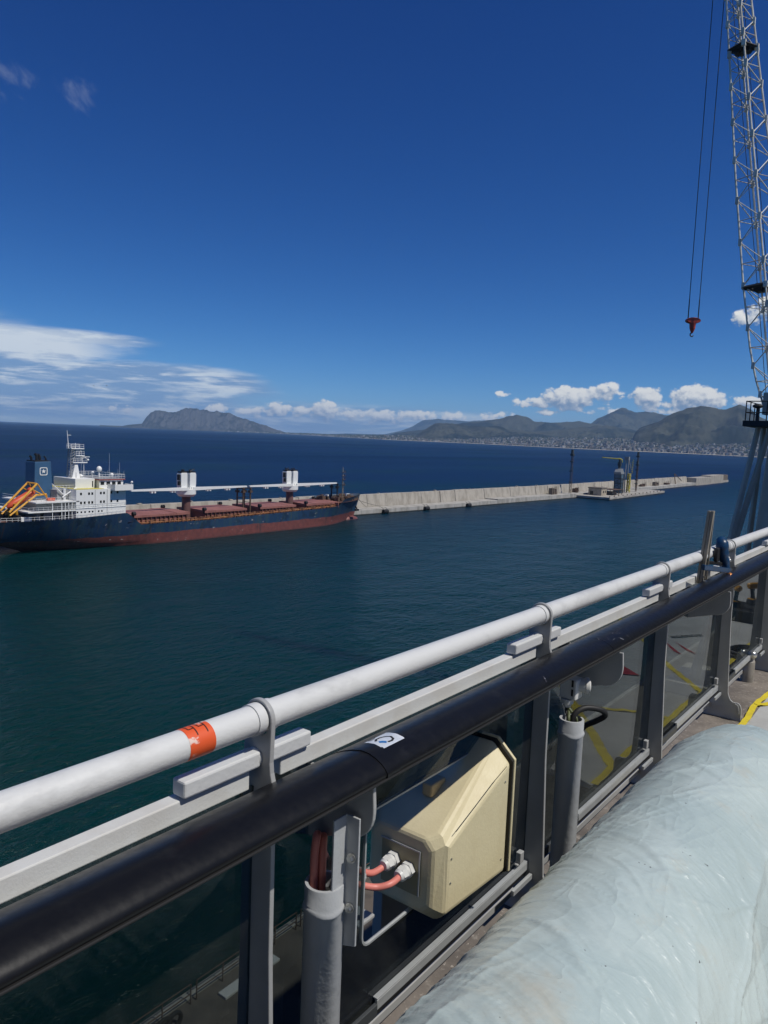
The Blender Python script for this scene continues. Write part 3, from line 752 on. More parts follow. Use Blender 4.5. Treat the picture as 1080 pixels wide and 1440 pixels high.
# bridge, chart house and wings
hz = 15.6
ch = plane_box('chart_house', M['shipwhite'], -188, -177.6, 104.2, 109.6, hz, 18.1)
win(109.0, 16.7, .3, 1.6, ch, -177.6)
plane_box('yellow_walkway', M['yellowdeck'], -191, hx-.02, 102.7, 110.5, hz, hz+.10, 0)
wh = plane_box('wheelhouse', M['shipwhite'], -190, -176.2, 110.0, 117.0, hz, 17.75)
for yy in (110.9, 112.6, 114.2, 115.8): win(yy, 16.95, 1.05, .85, wh, -176.2)
for xx in np.arange(-189, -176.5, 1.6):
    bm = bm_new(); box(bm, xx, xx+1.1, 116.9, 117.04, 16.5, 17.35); obj('window', bm, M['window'], wh)
plane_box('roof_trim', M['redtrim'], -190.3, -175.8, 109.6, 117.4, 17.75, 17.98, 0)
plane_box('wheelhouse_roof', M['shipgrey'], -190.2, -175.9, 109.7, 117.3, 17.98, 18.12, 0)
bm = bm_new()
for (xa, ya, xb, yb) in ((-175.9,109.8,-175.9,117.3),(-190.2,109.8,-190.2,117.3),(-190.2,117.3,-175.9,117.3)):
    n = 9
    for i in range(n):
        x = xa+(xb-xa)*i/(n-1); y = ya+(yb-ya)*i/(n-1); cyl(bm, (x,y,18.1), (x,y,19.2), .045, n=4)
    for h in (18.65, 19.18): cyl(bm, (xa,ya,h), (xb,yb,h), .04, n=4)
obj('roof_rail', bm, M['shipwhite'], ship)
for sx in (1, -1):
    xo = SXC+sx*8.3; xi = SXC+sx*10.3
    bm = bm_new(); x0, x1 = sorted((xo-sx*1.6, xi)); box(bm, x0, x1, 112.3, 117.7, 15.22, 15.38)
    for (a, b, c, d) in ((x0,x1,112.3,112.42),(x0,x1,117.58,117.7)): box(bm, a, b, c, d, 15.38, 16.75)
    xe = sorted((xi, xi-sx*.12)); box(bm, xe[0], xe[1], 112.42, 117.58, 15.38, 16.75)
    obj('bridge_wing', bm, M['shipwhite'], ship)
bm = bm_new(); ball(bm, (-172.9,117.4,17.3), .32); cyl(bm, (-172.9,117.4,16.7), (-172.9,117.4,17.1), .1, n=6); obj('wing_lamp', bm, M['shipwhite'], ship, smooth=True)
bm = bm_new(); ball(bm, (-182.5,113.9,20.2), .72, (1,1,1.15)); cyl(bm, (-182.5,113.9,18.1), (-182.5,113.9,19.6), .22, n=8); obj('radome', bm, M['shipwhite'], ship, smooth=True)
bm = bm_new(); ball(bm, (-179,115.4,18.9), .5); ball(bm, (-180,110.5,19.6), .3); cyl(bm, (-180,110.5,18.1), (-180,110.5,19.4), .06, n=5); ball(bm, (-183,108.8,18.5), .6, (1.6,1,.7)); obj('antenna_dome', bm, M['shipwhite'], ship, smooth=True)
for (x, y, h) in ((-182,116.6,24.5),(-178,117.1,22.2),(-188,112,23),(-176.2,115.4,20.6),(-177,113,20.3),(-176.2,117.2,20.2)): bm = bm_new(); cyl(bm, (x,y,18.1), (x,y,h), .035, .02, 4); obj('whip_antenna', bm, M['shipwhite'], ship)
# main mast
ms = thing('mast', None, None, (SXC, 106.2, 18)); del_keys = None
ms.parent = ship; ms.location = (0, 106.2-SY0, 18)
bm = bm_new(); prism(bm, [(105.9,18.0),(108.1,18.0),(107.5,21.4),(106.7,21.4)], 'x', -184, -182); obj('mast_base', bm, M['shipwhite'], ms)
bm = bm_new()
for (x, y) in ((-184,105.6),(-182,105.6),(-184,107.0),(-182,107.0)): cyl(bm, (x,y,17.8), (x*.4-183*.6, y*.8+106.3*.2, 26), .14, n=6)
for k in range(11):
    z = 18.5+k*.72; cyl(bm, (-184,105.7,z), (-182,105.7,z), .06, n=4); cyl(bm, (-182,105.7,z), (-182.2,107,z+.7), .06, n=4)
obj('mast_lattice', bm, M['shipgrey'], ms)
for (y0, y1, z) in ((105.6,109.2,25.7),(106.9,109.3,23.9),(106.1,110.1,22.1)):
    bm = bm_new(); box(bm, -184.2, -181.8, y0, y1, z-.22, z)
    for yy in np.linspace(y0+.1, y1-.1, 4):
        for x in (-184.1,-181.9): cyl(bm, (x,yy,z), (x,yy,z+1.0), .045, n=4)
    for x in (-184.1,-181.9):
        for h in (.5, 1.0): cyl(bm, (x,y0,z+h), (x,y1,z+h), .04, n=4)
    obj('mast_platform', bm, M['shipwhite'], ms)
bm = bm_new(); cyl(bm, (-183,105.5,25.6), (-183,105.1,30.2), .16, .07, 6); cyl(bm, (-183,105.3,29.0), (-183,106.2,29.0), .06, n=4); cyl(bm, (-183,107.4,25.7), (-183,107.4,27), .09, n=5)
box(bm, -184.6, -181.4, 109.2, 109.45, 23.25, 23.4); cyl(bm, (-182.2,109.3,18.3), (-182.2,109.3,22), .07, n=5); ball(bm, (-183,108.9,24.9), .28); ball(bm, (-182,110.4,22.7), .26); box(bm, -183.1,-182.9, 108.9,111.4, 23.35,23.5)
obj('mast_pole', bm, M['shipwhite'], ms)
# after decks
for (z, ya) in ((12.85,92.3),(10.62,90.4)):
    plane_box('after_deck', M['shipwhite'], -191.2, hx, ya, 103.5 if z > 12 else 102.6, z-.28, z, .02)
    bm = bm_new()
    for yy in np.arange(ya+.2, 102.6, 1.2): cyl(bm, (hx-.1,yy,z), (hx-.1,yy,z+1.0), .035, n=4)
    for h in (.5, 1.0): cyl(bm, (hx-.1,ya+.1,z+h), (hx-.1,102.6,z+h), .03, n=4); cyl(bm, (-191,ya+.1,z+h), (hx-.1,ya+.1,z+h), .03, n=4)
    obj('after_rail', bm, M['shipwhite'], ship)
plane_box('after_house', M['shipgrey'], -189, -176.6, 93.5, 102.59, 8.1, 12.56, .03)
for yy in (96.5, 98.9, 99.8, 100.7, 101.6): bm = bm_new(); box(bm, hx-.25, hx-.1, yy-.08, yy+.08, 8.2, 12.56); obj('deck_post', bm, M['shipwhite'], ship)
for yy in (94.5, 97.2, 99.2, 101): bm = bm_new(); box(bm, -176.65, -176.55, yy, yy+.8, 8.5, 10.1); obj('door', bm, M['window'], ship)
bm = bm_new()
for s in np.arange(1.0, 32, 1.2):
    x = SXC+ip(s, DK)-.2; z = ip(s, ZD)-.2; cyl(bm, (x,SY0+s,z), (x,SY0+s,z+1.1), .04, n=4)
    x2 = SXC+ip(s+1.2, DK)-.2; z2 = ip(s+1.2, ZD)-.2
    for h in (.55, 1.1): cyl(bm, (x,SY0+s,z+h), (x2,SY0+s+1.2,z2+h), .035, n=4)
obj('poop_rail', bm, M['shipwhite'], ship)
bm = bm_new()
for i in range(28):
    yy = rnd.uniform(86.5, 92.5); x = rnd.uniform(-189,-177.5); h = rnd.uniform(.5,2.0); box(bm, x, x+rnd.uniform(.4,1.6), yy, yy+rnd.uniform(.4,1.4), 8.1, 8.1+h)
obj('mooring_gear', bm, M['shipblack'], ship)
plane_box('white_locker', M['shipwhite'], -177.2, -176.2, 89.6, 92.2, 8.1, 9.3, .04)
# upper deck gear near the funnel: small white davit cranes
for (yy, x) in ((101.2,-177.5),(104.0,-177.0)):
    bm = bm_new(); cyl(bm, (x,yy,12.85), (x,yy,15.8), .32, n=8); cyl(bm, (x,yy,14.0), (x,yy-3.2,17.0 if yy < 103 else 12.9), .18, .1, 6) if yy < 103 else cyl(bm, (x,yy,15.9), (x,yy-3.6,13.7), .2, .13, 6)
    obj('stores_davit', bm, M['shipwhite'], ship)
plane_box('upper_house', M['shipgrey'], -188.5, -178, 99.5, 102.55, 12.85, 15.4, .03)
bm = bm_new()
for yy in np.arange(99.6, 103, .8): cyl(bm, (-178,yy,15.4), (-178,yy,16.5), .04, n=4)
for h in (15.95,16.5): cyl(bm, (-178,98.8,h), (-178,107,h), .04, n=4)
plane_box('raft_cradle', M['boat'], -178, -177, 96.6, 98.6, 12.9, 13.6, .1)
obj('upper_rail', bm, M['shipwhite'], ship)
# funnel with its star badge
fn = obj('funnel', (lambda b: (prism(b, [(95.3,13.0),(100.2,13.0),(99.65,22.35),(95.55,22.25)], 'x', -185.6, -181.0), b)[1])(bm_new()), M['funnel'], ship, bevel=.12)
bm = bm_new()
for (x, y, r, h) in ((-184.2,96.4,.28,23.6),(-182.6,96.9,.36,24.2),(-183.6,98.2,.33,24.0),(-182.2,99.0,.22,23.6),(-184.6,98.9,.2,23.5)):
    cyl(bm, (x,y,22.1), (x,y-.1,h-.4), r, n=8); cyl(bm, (x,y-.1,h-.4), (x,y-.5,h), r, r*.9, 8)
box(bm, -185.4,-181.2, 95.7,99.5, 22.25,22.55); obj('exhaust_pipe', bm, M['shipblack'], fn)
bx = -180.96; by, bz, bs = 97.72, 19.9, 1.0
bm = bm_new()
rr = lambda q, s: [(by+s*(math.copysign(1,math.cos(a))*abs(math.cos(a))**.35), bz+s*(math.copysign(1,math.sin(a))*abs(math.sin(a))**.35)) for a in np.linspace(0,2*math.pi,q,endpoint=False)]
O_, I_ = rr(40, bs), rr(40, bs*.80)
A = [bm.verts.new((bx+.03,)+p) for p in O_]; B_ = [bm.verts.new((bx+.03,)+p) for p in I_]
for i in range(40): bm.faces.new((A[i],A[(i+1)%40],B_[(i+1)%40],B_[i]))
sv = [bm.verts.new((bx+.03, by+(.62 if i%2==0 else .27)*math.sin(i*math.pi/5), bz+(.62 if i%2==0 else .27)*math.cos(i*math.pi/5))) for i in range(10)]
bm.faces.new(sv); obj('star_badge', bm, M['shipwhite'], fn)
# free-fall lifeboat in its yellow ramp
lb = thing('orange_lifeboat', 'orange free-fall lifeboat on the yellow ramp at the ship stern', 'lifeboat', (-180.5, 91.5, 12.3))
bm = bm_new()
P0, P1 = Vector((-180.5,88.3,11.3)), Vector((-180.5,95.0,15.0)); pts = [P0.lerp(P1, f) for f in (0,.05,.14,.3,.5,.75,.92,1)]
tube(bm, pts, [.1,.45,.75,.92,.95,.92,.8,.55], 14); obj('boat_hull', bm, M['boat'], lb, smooth=True)
bm = bm_new(); ball(bm, P1-Vector((0,.9,-.35)), .75, (1,1.1,1)); obj('boat_cabin', bm, M['boat'], lb, smooth=True)
dv = thing('lifeboat_ramp', None, None, (0,0,0)); dv.parent = ship; dv.location = (2.0, 5.5, 10)
def beam(bm, a, b, w): cyl(bm, a, b, w*.72, n=4)
bm = bm_new()
for x in (-182.4,-178.4):
    beam(bm, (x,88.0,9.6), (x,94.6,14.4), .36); beam(bm, (x,89.9,8.2), (x,89.6,10.6), .36); beam(bm, (x,94.4,14.3), (x,97.0,14.4), .34); beam(bm, (x,97.0,14.4), (x,97.2,12.8), .3)
obj('ramp_rail', bm, M['davit'], dv)
bm = bm_new()
for x in (-182.6,-178.2):
    beam(bm, (x,87.8,10.4), (x,94.6,17.1), .40); beam(bm, (x,94.6,17.1), (x,97.0,13.6), .24); beam(bm, (x,93.2,15.8), (x,95.4,14.6), .2)
beam(bm, (-182.6,94.5,17.1), (-178.2,94.5,17.1), .3); beam(bm, (-182.6,89.6,12.2), (-178.2,89.6,12.2), .25)
obj('lifting_frame', bm, M['davit'], dv)

# ---- deck cranes (each a twin pair on one pedestal)
def deck_crane(yc):
    r = bpy.data.objects.new('deck_crane', None); C.objects.link(r); r.parent = ship; r.location = (0, yc-SY0, 0)
    bm = bm_new(); cyl(bm, (SXC,yc,5.2), (SXC,yc,11.9), 1.28, n=20); obj('pedestal', bm, M['maroon2'], r, smooth=True)
    bm = bm_new(); cyl(bm, (SXC,yc,11.8), (SXC,yc,12.5), 2.2, 2.85, 20); cyl(bm, (SXC,yc,12.5), (SXC,yc,14.0), 2.85, n=20); obj('turntable', bm, M['shipwhite'], r, smooth=True)
    for sg in (-1, 1):
        ya = yc+sg*.45; yb = yc+sg*2.75; y0, y1 = sorted((ya, yb))
        bm = bm_new(); prism(bm, [(y0+(.25 if sg<0 else 0),13.2),(y1-(.25 if sg>0 else 0),13.2),(y1,15.6),(y1,18.4),(y1-.25,18.85),(y0+.25,18.85),(y0,18.4),(y0,15.6)], 'x', SXC-1.1, SXC+1.1); obj('crane_house', bm, M['shipwhite'], r, bevel=.12)
        bm = bm_new(); box(bm, SXC-.9, SXC+.9, y0+.15, y1-.15, 18.86, 19.25)
        for q in range(5): cyl(bm, (SXC+rnd.uniform(-.8,.8), rnd.uniform(y0+.3,y1-.3), 19.2), (SXC+rnd.uniform(-.8,.8), rnd.uniform(y0+.2,y1-.2), 19.2+rnd.uniform(.3,.8)), .13, n=5)
        obj('top_sheaves', bm, M['shipblack'], r)
        if sg < 0:
            bm = bm_new(); box(bm, SXC+.2, SXC+1.0, y0-.65, y0-.02, 15.2, 16.4); box(bm, SXC-.2, SXC+.6, y0-.5, y0-.02, 16.7, 18.4); cyl(bm, (SXC+.6,y0-.4,16.4), (SXC+.6,y0-.4,18.6), .08, n=5); obj('cab', bm, M['shipblack'], r)
        ln = 20.2 if sg < 0 else 22.2
        bm = bm_new(); X0 = SXC+1.75
        y2 = yc+sg*ln; z0, z1 = 14.15, 14.25
        for xo in (-.55, .55):
            A = [bm.verts.new(p) for p in ((X0+xo-.22,yc+sg*.9,z0-.45),(X0+xo+.22,yc+sg*.9,z0-.45),(X0+xo+.22,yc+sg*.9,z0+.45),(X0+xo-.22,yc+sg*.9,z0+.45))]
            B_ = [bm.verts.new(p) for p in ((X0+xo*.4-.15,y2,z1-.22),(X0+xo*.4+.15,y2,z1-.22),(X0+xo*.4+.15,y2,z1+.22),(X0+xo*.4-.15,y2,z1+.22))]
            for i in range(4): bm.faces.new((A[i],A[(i+1)%4],B_[(i+1)%4],B_[i]))
            bm.faces.new(A); bm.faces.new(B_)
        obj('jib', bm, M['shipwhite'], r)
        bm = bm_new()
        for f in (.28,.33,.62,.67): box(bm, X0-.5, X0+.5, yc+sg*ln*f-.22, yc+sg*ln*f+.22, z0-.85, z0-.35)
        obj('sheave_bracket', bm, M['shipwhite'], r)
deck_crane(142.9); deck_crane(186.6)
for yy, top in ((162.9,13.9),(165.9,13.9),(208.3,14.1)):
    bm = bm_new()
    for x in (-183.0,-180.2):
        cyl(bm, (x,yy,6), (x,yy,top), .26, n=8)
        box(bm, x-.5,x+.5, yy-.5,yy+.5, top-1.6, top-.9)
    for z in np.arange(7.5, top, 1.6): box(bm, -182.9,-180.3, yy-.1,yy+.1, z,z+.15)
    box(bm, -183.4,-179.8, yy-.3,yy+.3, top-.35, top-.1)
    obj('jib_rest', bm, M['rust'] if top < 14 else M['shipblack'], ship)
# foremast and forecastle gear
fm = bpy.data.objects.new('foremast', None); C.objects.link(fm); fm.parent = ship; fm.location = (0, 214.6-SY0, 7)
M['mastpaint'] = mat('mast_cream', (.40,.36,.28), .6)
bm = bm_new(); cyl(bm, (SXC,214.6,7.7), (SXC,214.5,17.0), .32, .2, 10); cyl(bm, (SXC,214.5,17), (SXC,214.4,20.0), .14, .06, 6); obj('mast_pole', bm, M['mastpaint'], fm, smooth=True)
bm = bm_new()
for z in (13.2,15.2,16.6,18.0): box(bm, SXC-.7,SXC+.7, 213.9,215.4, z, z+.12); cyl(bm, (SXC+.2,215.3,z), (SXC+.2,215.3,z+.8), .12, n=5)
for z in np.arange(8.2,17,.6): box(bm, SXC+.3,SXC+.42, 214.1,215.0, z, z+.08)
obj('mast_platform', bm, M['rust'], fm)
bm = bm_new(); bmw = bm_new()
for i in range(46):
    s = rnd.uniform(119.5, 137); hb = ip(s, DK)-1.0; x = SXC+rnd.uniform(-hb, hb); h = rnd.uniform(.6, 2.6)*(1 if s < 131 else .6)
    (box if i % 3 else box)(bmw if i % 11 == 0 else bm, x, x+rnd.uniform(.4,1.5), SY0+s, SY0+s+rnd.uniform(.4,1.8), 7.7, 7.7+h)
for i in range(8):
    s = rnd.uniform(120, 133); x = SXC+rnd.uniform(-4, 4); cyl(bm, (x-.9,SY0+s,8.7), (x+.9,SY0+s,8.7), .75, n=12)
o = obj('forecastle_gear', bm, M['rust'], ship); o['kind'] = 'stuff'
o = obj('forecastle_lockers', bmw, M['shipwhite'], ship); o['kind'] = 'stuff'
bm = bm_new(); x = SXC+3.1
tube(bm, [(x,218.6,5.4),(x+.35,219.2,4.4)], .28, 8); box(bm, x-.1,x+.55, 218.4,220.2, 3.6,4.3); obj('anchor', bm, M['shipblack'], ship)
# mooring lines to the quay
for i, (a, b, lb_) in enumerate((((SXC-1,223.8,9.0),(-194.5,244,2.4),'thin mooring rope from the ship bow down to the quay'),((SXC-2.5,221.0,8.8),(-193.5,252,2.5),'long mooring rope stretched along the quay from the bow'))):
    bm = bm_new(); A, B_ = Vector(a), Vector(b); tube(bm, [A.lerp(B_, f)-Vector((0,0,2.2*f*(1-f))) for f in np.linspace(0,1,9)], .07, 5)
    tag(obj('mooring_rope', bm, M['tyre'], None), lb_, 'rope', 'mooring ropes at the bow')

# ================================================================== JETTY AND MOLE FURNITURE
M['towerblue'] = mat('loading_tower_blue', (.10,.17,.24), .6, c2=(.06,.10,.13), nscale=.6, amt=.8)
M['towerdark'] = mat('tower_dark_steel', (.035,.045,.05), .7)
M['towergrey'] = mat('tower_grey', (.25,.26,.26), .6)
M['yellowsteel'] = mat('yellow_steel', (.50,.43,.05), .6, c2=(.3,.25,.06), nscale=1, amt=.6)
M['stone'] = mat('hut_wall', (.42,.36,.27), .85, c2=(.30,.25,.19), nscale=.7, amt=.7)
M['roofbrown'] = mat('hut_roof', (.17,.14,.11), .85)

def lattice(bm, base, h, w, t=.12, taper=.55, step=2.2):
    x, y, z = base; n = max(2, int(h/step))
    lev = [(z+h*i/n, w*(1-(1-taper)*i/n)) for i in range(n+1)]
    P = [[Vector((x+sx*q, y+sy*q, zz)) for sx, sy in ((-.5,-.5),(.5,-.5),(.5,.5),(-.5,.5))] for zz, q in lev]
    for i in range(n):
        for k in range(4):
            cyl(bm, P[i][k], P[i+1][k], t, n=4); cyl(bm, P[i][k], P[i+1][(k+1)%4], t*.6, n=4); cyl(bm, P[i+1][k], P[i+1][(k+1)%4], t*.6, n=4)

def lattice_mast(base, h, w, label):
    r = thing('lattice_mast', label, 'mast', base, 'lattice masts on the breakwater')
    bm = bm_new(); lattice(bm, base, h*.9, w*.6, .085, .7, 2.2); obj('mast_frame', bm, M['rust'], r)
    bm = bm_new(); x, y, z = base
    box(bm, x-1.0,x+1.0, y-1.0,y+1.0, z+h*.86, z+h*.9)
    for k in range(5): box(bm, x-.5+.2*k, x-.38+.2*k, y-.9, y+.9, z+h*.9, z+h)
    for q in (.25,.5,.72): box(bm, x-.9, x+.9, y-1.2, y+.5, z+h*q, z+h*q+.5)
    obj('lamp_platform', bm, M['towerdark'], r)
lattice_mast((-184.0, 424.0, 2.6), 26.0, 1.9, 'tall rusty lattice mast standing on the breakwater left of the jetty')
lattice_mast((-180.5, 528.0, 1.7), 26.5, 1.7, 'dark lattice mast rising right behind the blue loading tower')
lattice_mast((-173.0, 506.0, 1.7), 20.5, 1.1, 'thinner rusty mast beside the yellow conveyor frame on the jetty')

hut = thing('stone_hut', 'small beige hut with flat brown roof on the loading jetty', 'hut', (-174, 443, 1.7))
bm = bm_new(); box(bm, -178.5, -170.3, 438.2, 446.5, 1.7, 6.0); hw = obj('wall', bm, M['stone'], hut, bevel=.05)
bm = bm_new(); box(bm, -178.9, -169.9, 437.8, 446.9, 6.0, 6.45); obj('roof', bm, M['roofbrown'], hut, bevel=.05)
bm = bm_new(); box(bm, -177.4, -175.4, 438.08, 438.22, 1.72, 4.2); obj('door', bm, M['window'], hut)
for yy in (440.6, 443.6):
    bm = bm_new(); box(bm, -170.32, -170.22, yy, yy+1.2, 3.2, 4.6); obj('window', bm, M['window'], hut)
shed = thing('open_shed', 'low open rusty shed frame on the jetty right of the hut', 'shed', (-170, 456, 1.7))
bm = bm_new()
for x in (-174,-166.5):
    for y in (450,456,462): cyl(bm, (x,y,1.7), (x,y,5.0), .2, n=5)
box(bm, -174.4,-166.1, 449.6,462.4, 4.9,5.2); obj('frame', bm, M['rust'], shed)
bm = bm_new(); box(bm, -174,-169, 452,460, 1.71,3.6); obj('stack', bm, M['roofbrown'], shed, bevel=.1)

tw = thing('loading_tower', 'blue grain loading tower with slewing boom on the jetty', 'tower', (-174.5, 478, 1.7))
bm = bm_new()
for x in (-178.2,-171.2):
    for y in (473.5,481.5): cyl(bm, (x,y,1.7), (x,y,14.2), .42, n=6)
for z in (4.5,8.0,11.2):
    for x in (-178.2,-171.2): cyl(bm, (x,473.5,z), (x,481.5,z), .25, n=5); cyl(bm, (x,473.5,z-2.5), (x,481.5,z), .16, n=5)
    for y in (473.5,481.5): cyl(bm, (-178.2,y,z), (-171.2,y,z), .25, n=5); cyl(bm, (-178.2,y,z-2.5), (-171.2,y,z), .16, n=5)
obj('tower_frame', bm, M['towerdark'], tw)
for (xa, xb, ya, yb) in ((-178,-174.9,473.7,477.2),(-174.6,-171.4,473.7,477.2),(-174.6,-171.4,477.6,481.3)):
    bm = bm_new(); box(bm, xa, xb, ya, yb, 1.8, 13.8); obj('silo_panel', bm, M['towerblue'], tw, bevel=.08)
bm = bm_new(); box(bm, -178.8,-171,472.2,482,13.9,15.2); prism(bm, [(472.2,15.2),(482,15.2),(479,17.4),(475,17.4)], 'x', -178.3, -171.6); obj('machine_house', bm, M['towergrey'], tw, bevel=.06)
bm = bm_new(); cyl(bm, (-174.8,476.8,15.0), (-174.8,476.8,23.2), 1.5, 1.25, 10); box(bm, -176.4,-173.2,474.9,478.5,19.2,21.4); obj('slewing_column', bm, M['towerdark'], tw)
bm = bm_new(); dirn = Vector((-.93,-.33,0)); a = Vector((-174.8,476.8,23.6)); tube(bm, [a-dirn*2.6+Vector((0,0,-2.2)), a-dirn*2.2+Vector((0,0,-.6)), a, a+dirn*3, a+dirn*19+Vector((0,0,.5))], [.5,.55,.6,.4,.22], 8); obj('slewing_boom', bm, M['yellowsteel'], tw)
bm = bm_new(); lattice(bm, (-169,470.5,1.7), 9.5, 2.0, .14, 1.0, 2.0); obj('stair_tower', bm, M['towerdark'], tw)
tw.scale = (.6, .6, 1.0)
cvr = thing('conveyor_frame', 'yellow conveyor leg with pale twin pipes beside the blue loading tower', 'conveyor', (-172.5, 490, 1.7))
bm = bm_new(); lattice(bm, (-172.5,489.5,1.7), 13.0, 2.6, .26, .8, 2.2)
for z in (5,9,13): box(bm, -174.2,-170.8, 487.6,491.4, z, z+.25)
tube(bm, [(-171.4,487.5,14),(-170.9,487.4,9),(-171.6,488.0,3)], .55, 8); obj('yellow_leg', bm, M['yellowsteel'], cvr)
bm = bm_new(); cyl(bm, (-176,489.2,1.7), (-176,489.2,25.2), .55, n=8); cyl(bm, (-174.2,490.6,1.7), (-174.2,490.6,24.0), .5, n=8); box(bm, -177.3,-173.4,488.2,491.4,23.9,26.3); cyl(bm, (-174.6,491.4,25),(-172.6,494.5,17), .4, n=6); cyl(bm, (-172.6,494.5,17),(-172.6,494.5,10), .35, n=6)
obj('twin_pipe', bm, M['towergrey'], cvr)
bm = bm_new()
for z in np.arange(16,25,1.6): box(bm, -171.9,-171.3, 494,495, z, z+.3); cyl(bm, (-172.8,495.5,z-2),(-171.5,496.5,z), .14, n=4)
obj('hanging_chain', bm, M['yellowsteel'], cvr)
cvr.scale = (.7, .7, .95)
# odds and ends on the mole
for (x, y, w, d, h, m, lab) in ((-187,560,3,9,3.0,'rust','long dark rusty frame lying on the breakwater right of the jetty'),(-187,590,3.2,8,3.2,'roofbrown','brown stack of scrap on the far part of the breakwater'),(-187,618,3,8,3.0,'rust','dark crate frame near the end of the breakwater quay'),
                              (-186.5,405,3,6,4.2,'roofbrown','brown pallet stack left of the tall breakwater mast'),(-186.2,437,2.6,5,3,'rust','low rusty pile between mast and hut on the breakwater')):
    r = thing('scrap_pile', lab, 'scrap pile', (x, y, 2.6), 'piles left on the breakwater quay')
    bm = bm_new()
    for i in range(5):
        hh = h*(.45+.55*rnd.random()); yy = y-d/2+d*i/5; box(bm, x-w/2+rnd.uniform(0,.6), x+w/2-rnd.uniform(0,.6), yy, yy+d/5-.15, 2.3, 2.3+hh)
    obj('stacked_frames', bm, M[m], r, bevel=.05)
    bm = bm_new()
    for i in range(4):
        yy = y-d/2+d*i/3; cyl(bm, (x+w/2,yy,2.3), (x+w/2-.3,yy+rnd.uniform(-.6,.6),2.3+h*1.15), .14, n=5)
    obj('uprights', bm, M['rust'], r)
dr = thing('derrick_post', 'leaning rusty derrick post on the breakwater by the stepped wall', 'derrick', (-186, 640, 2.6))
bm = bm_new(); cyl(bm, (-186.5,640,2), (-189,644,10.8), .4, n=6); cyl(bm, (-189,644,10.8), (-184,648,5), .3, n=6); obj('post', bm, M['rust'], dr)

# ================================================================== TOWN ACROSS THE BAY
bcols = [(.27,.25,.22),(.30,.29,.27),(.24,.19,.16),(.26,.215,.18),(.42,.41,.39),(.19,.165,.145),(.24,.225,.20)]
bm_mats = [mat('town_wall', c, .8) for c in bcols]
bwin = mat('town_window', (.06,.07,.08), .4)
def bmesh_building(m, storeys):
    me = bpy.data.meshes.new('town_building'); bm = bm_new()
    box(bm, -.5,.5,-.5,.5,-.4,1)
    fs = len(bm.faces)
    for s in range(storeys):                       # rows of openings as shallow bands on all sides
        z0 = .12+s*.86/storeys; z1 = z0+.40/storeys
        for k in range(4):
            a = -.42+k*.22
            for (x0,x1,y0,y1) in ((a,a+.13,-.512,-.495),(a,a+.13,.495,.512),(.495,.512,a,a+.13),(-.512,-.495,a,a+.13)): box(bm, x0,x1,y0,y1,z0,z1)
    for i, f in enumerate(bm.faces): f.material_index = 0 if i < fs else 1
    box(bm, -.2,.15,-.25,.1,.99,1.08)
    bmesh.ops.recalc_face_normals(bm, faces=bm.faces[:])
    bm.to_mesh(me); bm.free(); me.materials.append(m); me.materials.append(bwin); return me
bmeshes = [bmesh_building(m, s) for m in bm_mats for s in (3, 5)]
r2 = random.Random(3)
n_ind = 0
def town_spot():
    while True:
        a = r2.uniform(-37.5, -9.5)
        if r2.random() < .35+.65*min(1, max(0, (a+37)/14)): break
    return a, r2.random()**1.7*.86+.022
for i in range(290):
    a, qv = town_spot(); qv = min(qv, .5) if i < 240 else qv
    x, y, z = plain_at(a, qv)
    big = r2.random() < .25
    w, d = r2.uniform(11, 22), r2.uniform(11, 30); h = r2.uniform(15, 26) if big else r2.uniform(6, 12)
    o = bpy.data.objects.new('town_building', bmeshes[r2.randrange(len(bmeshes))]); C.objects.link(o)
    o.location = (x, y, z); o.scale = (w, d, h); o.rotation_euler = (0, 0, R(a)*-1+r2.uniform(-.5,.5))
    tag(o, 'pale flat roofed building of the town spread along the far shore', 'building', 'buildings of the far town')
# the rest of the town: one mass
bm_acc = {k: ([], []) for k in range(3)}
mcol = [bm_mats[0], bm_mats[3], bm_mats[4]]
for i in range(3000):
    a, qv = town_spot()
    if i % 6 == 0: a = r2.uniform(-56.5, -37.5); qv = r2.random()**2*.6+.02
    x, y, z = plain_at(a, qv); w, d, h = r2.uniform(8, 17), r2.uniform(8, 20), r2.uniform(5, 13)
    V, F = bm_acc[r2.randrange(3)]; b = len(V); cr, sr = math.cos(r2.random()*3), math.sin(r2.random()*3)
    for zz in (-4, h):
        for (px, py) in ((-w/2,-d/2),(w/2,-d/2),(w/2,d/2),(-w/2,d/2)): V.append((x+px*cr-py*sr, y+px*sr+py*cr, z+zz))
    F += [(b+4,b+5,b+6,b+7)]+[(b+j,b+(j+1)%4,b+4+(j+1)%4,b+4+j) for j in range(4)]
for k, (V, F) in bm_acc.items():
    me = bpy.data.meshes.new('town_houses'); me.from_pydata(V, [], F); me.materials.append(mcol[k]); o = bpy.data.objects.new('town_houses', me); C.objects.link(o); o['kind'] = 'stuff'
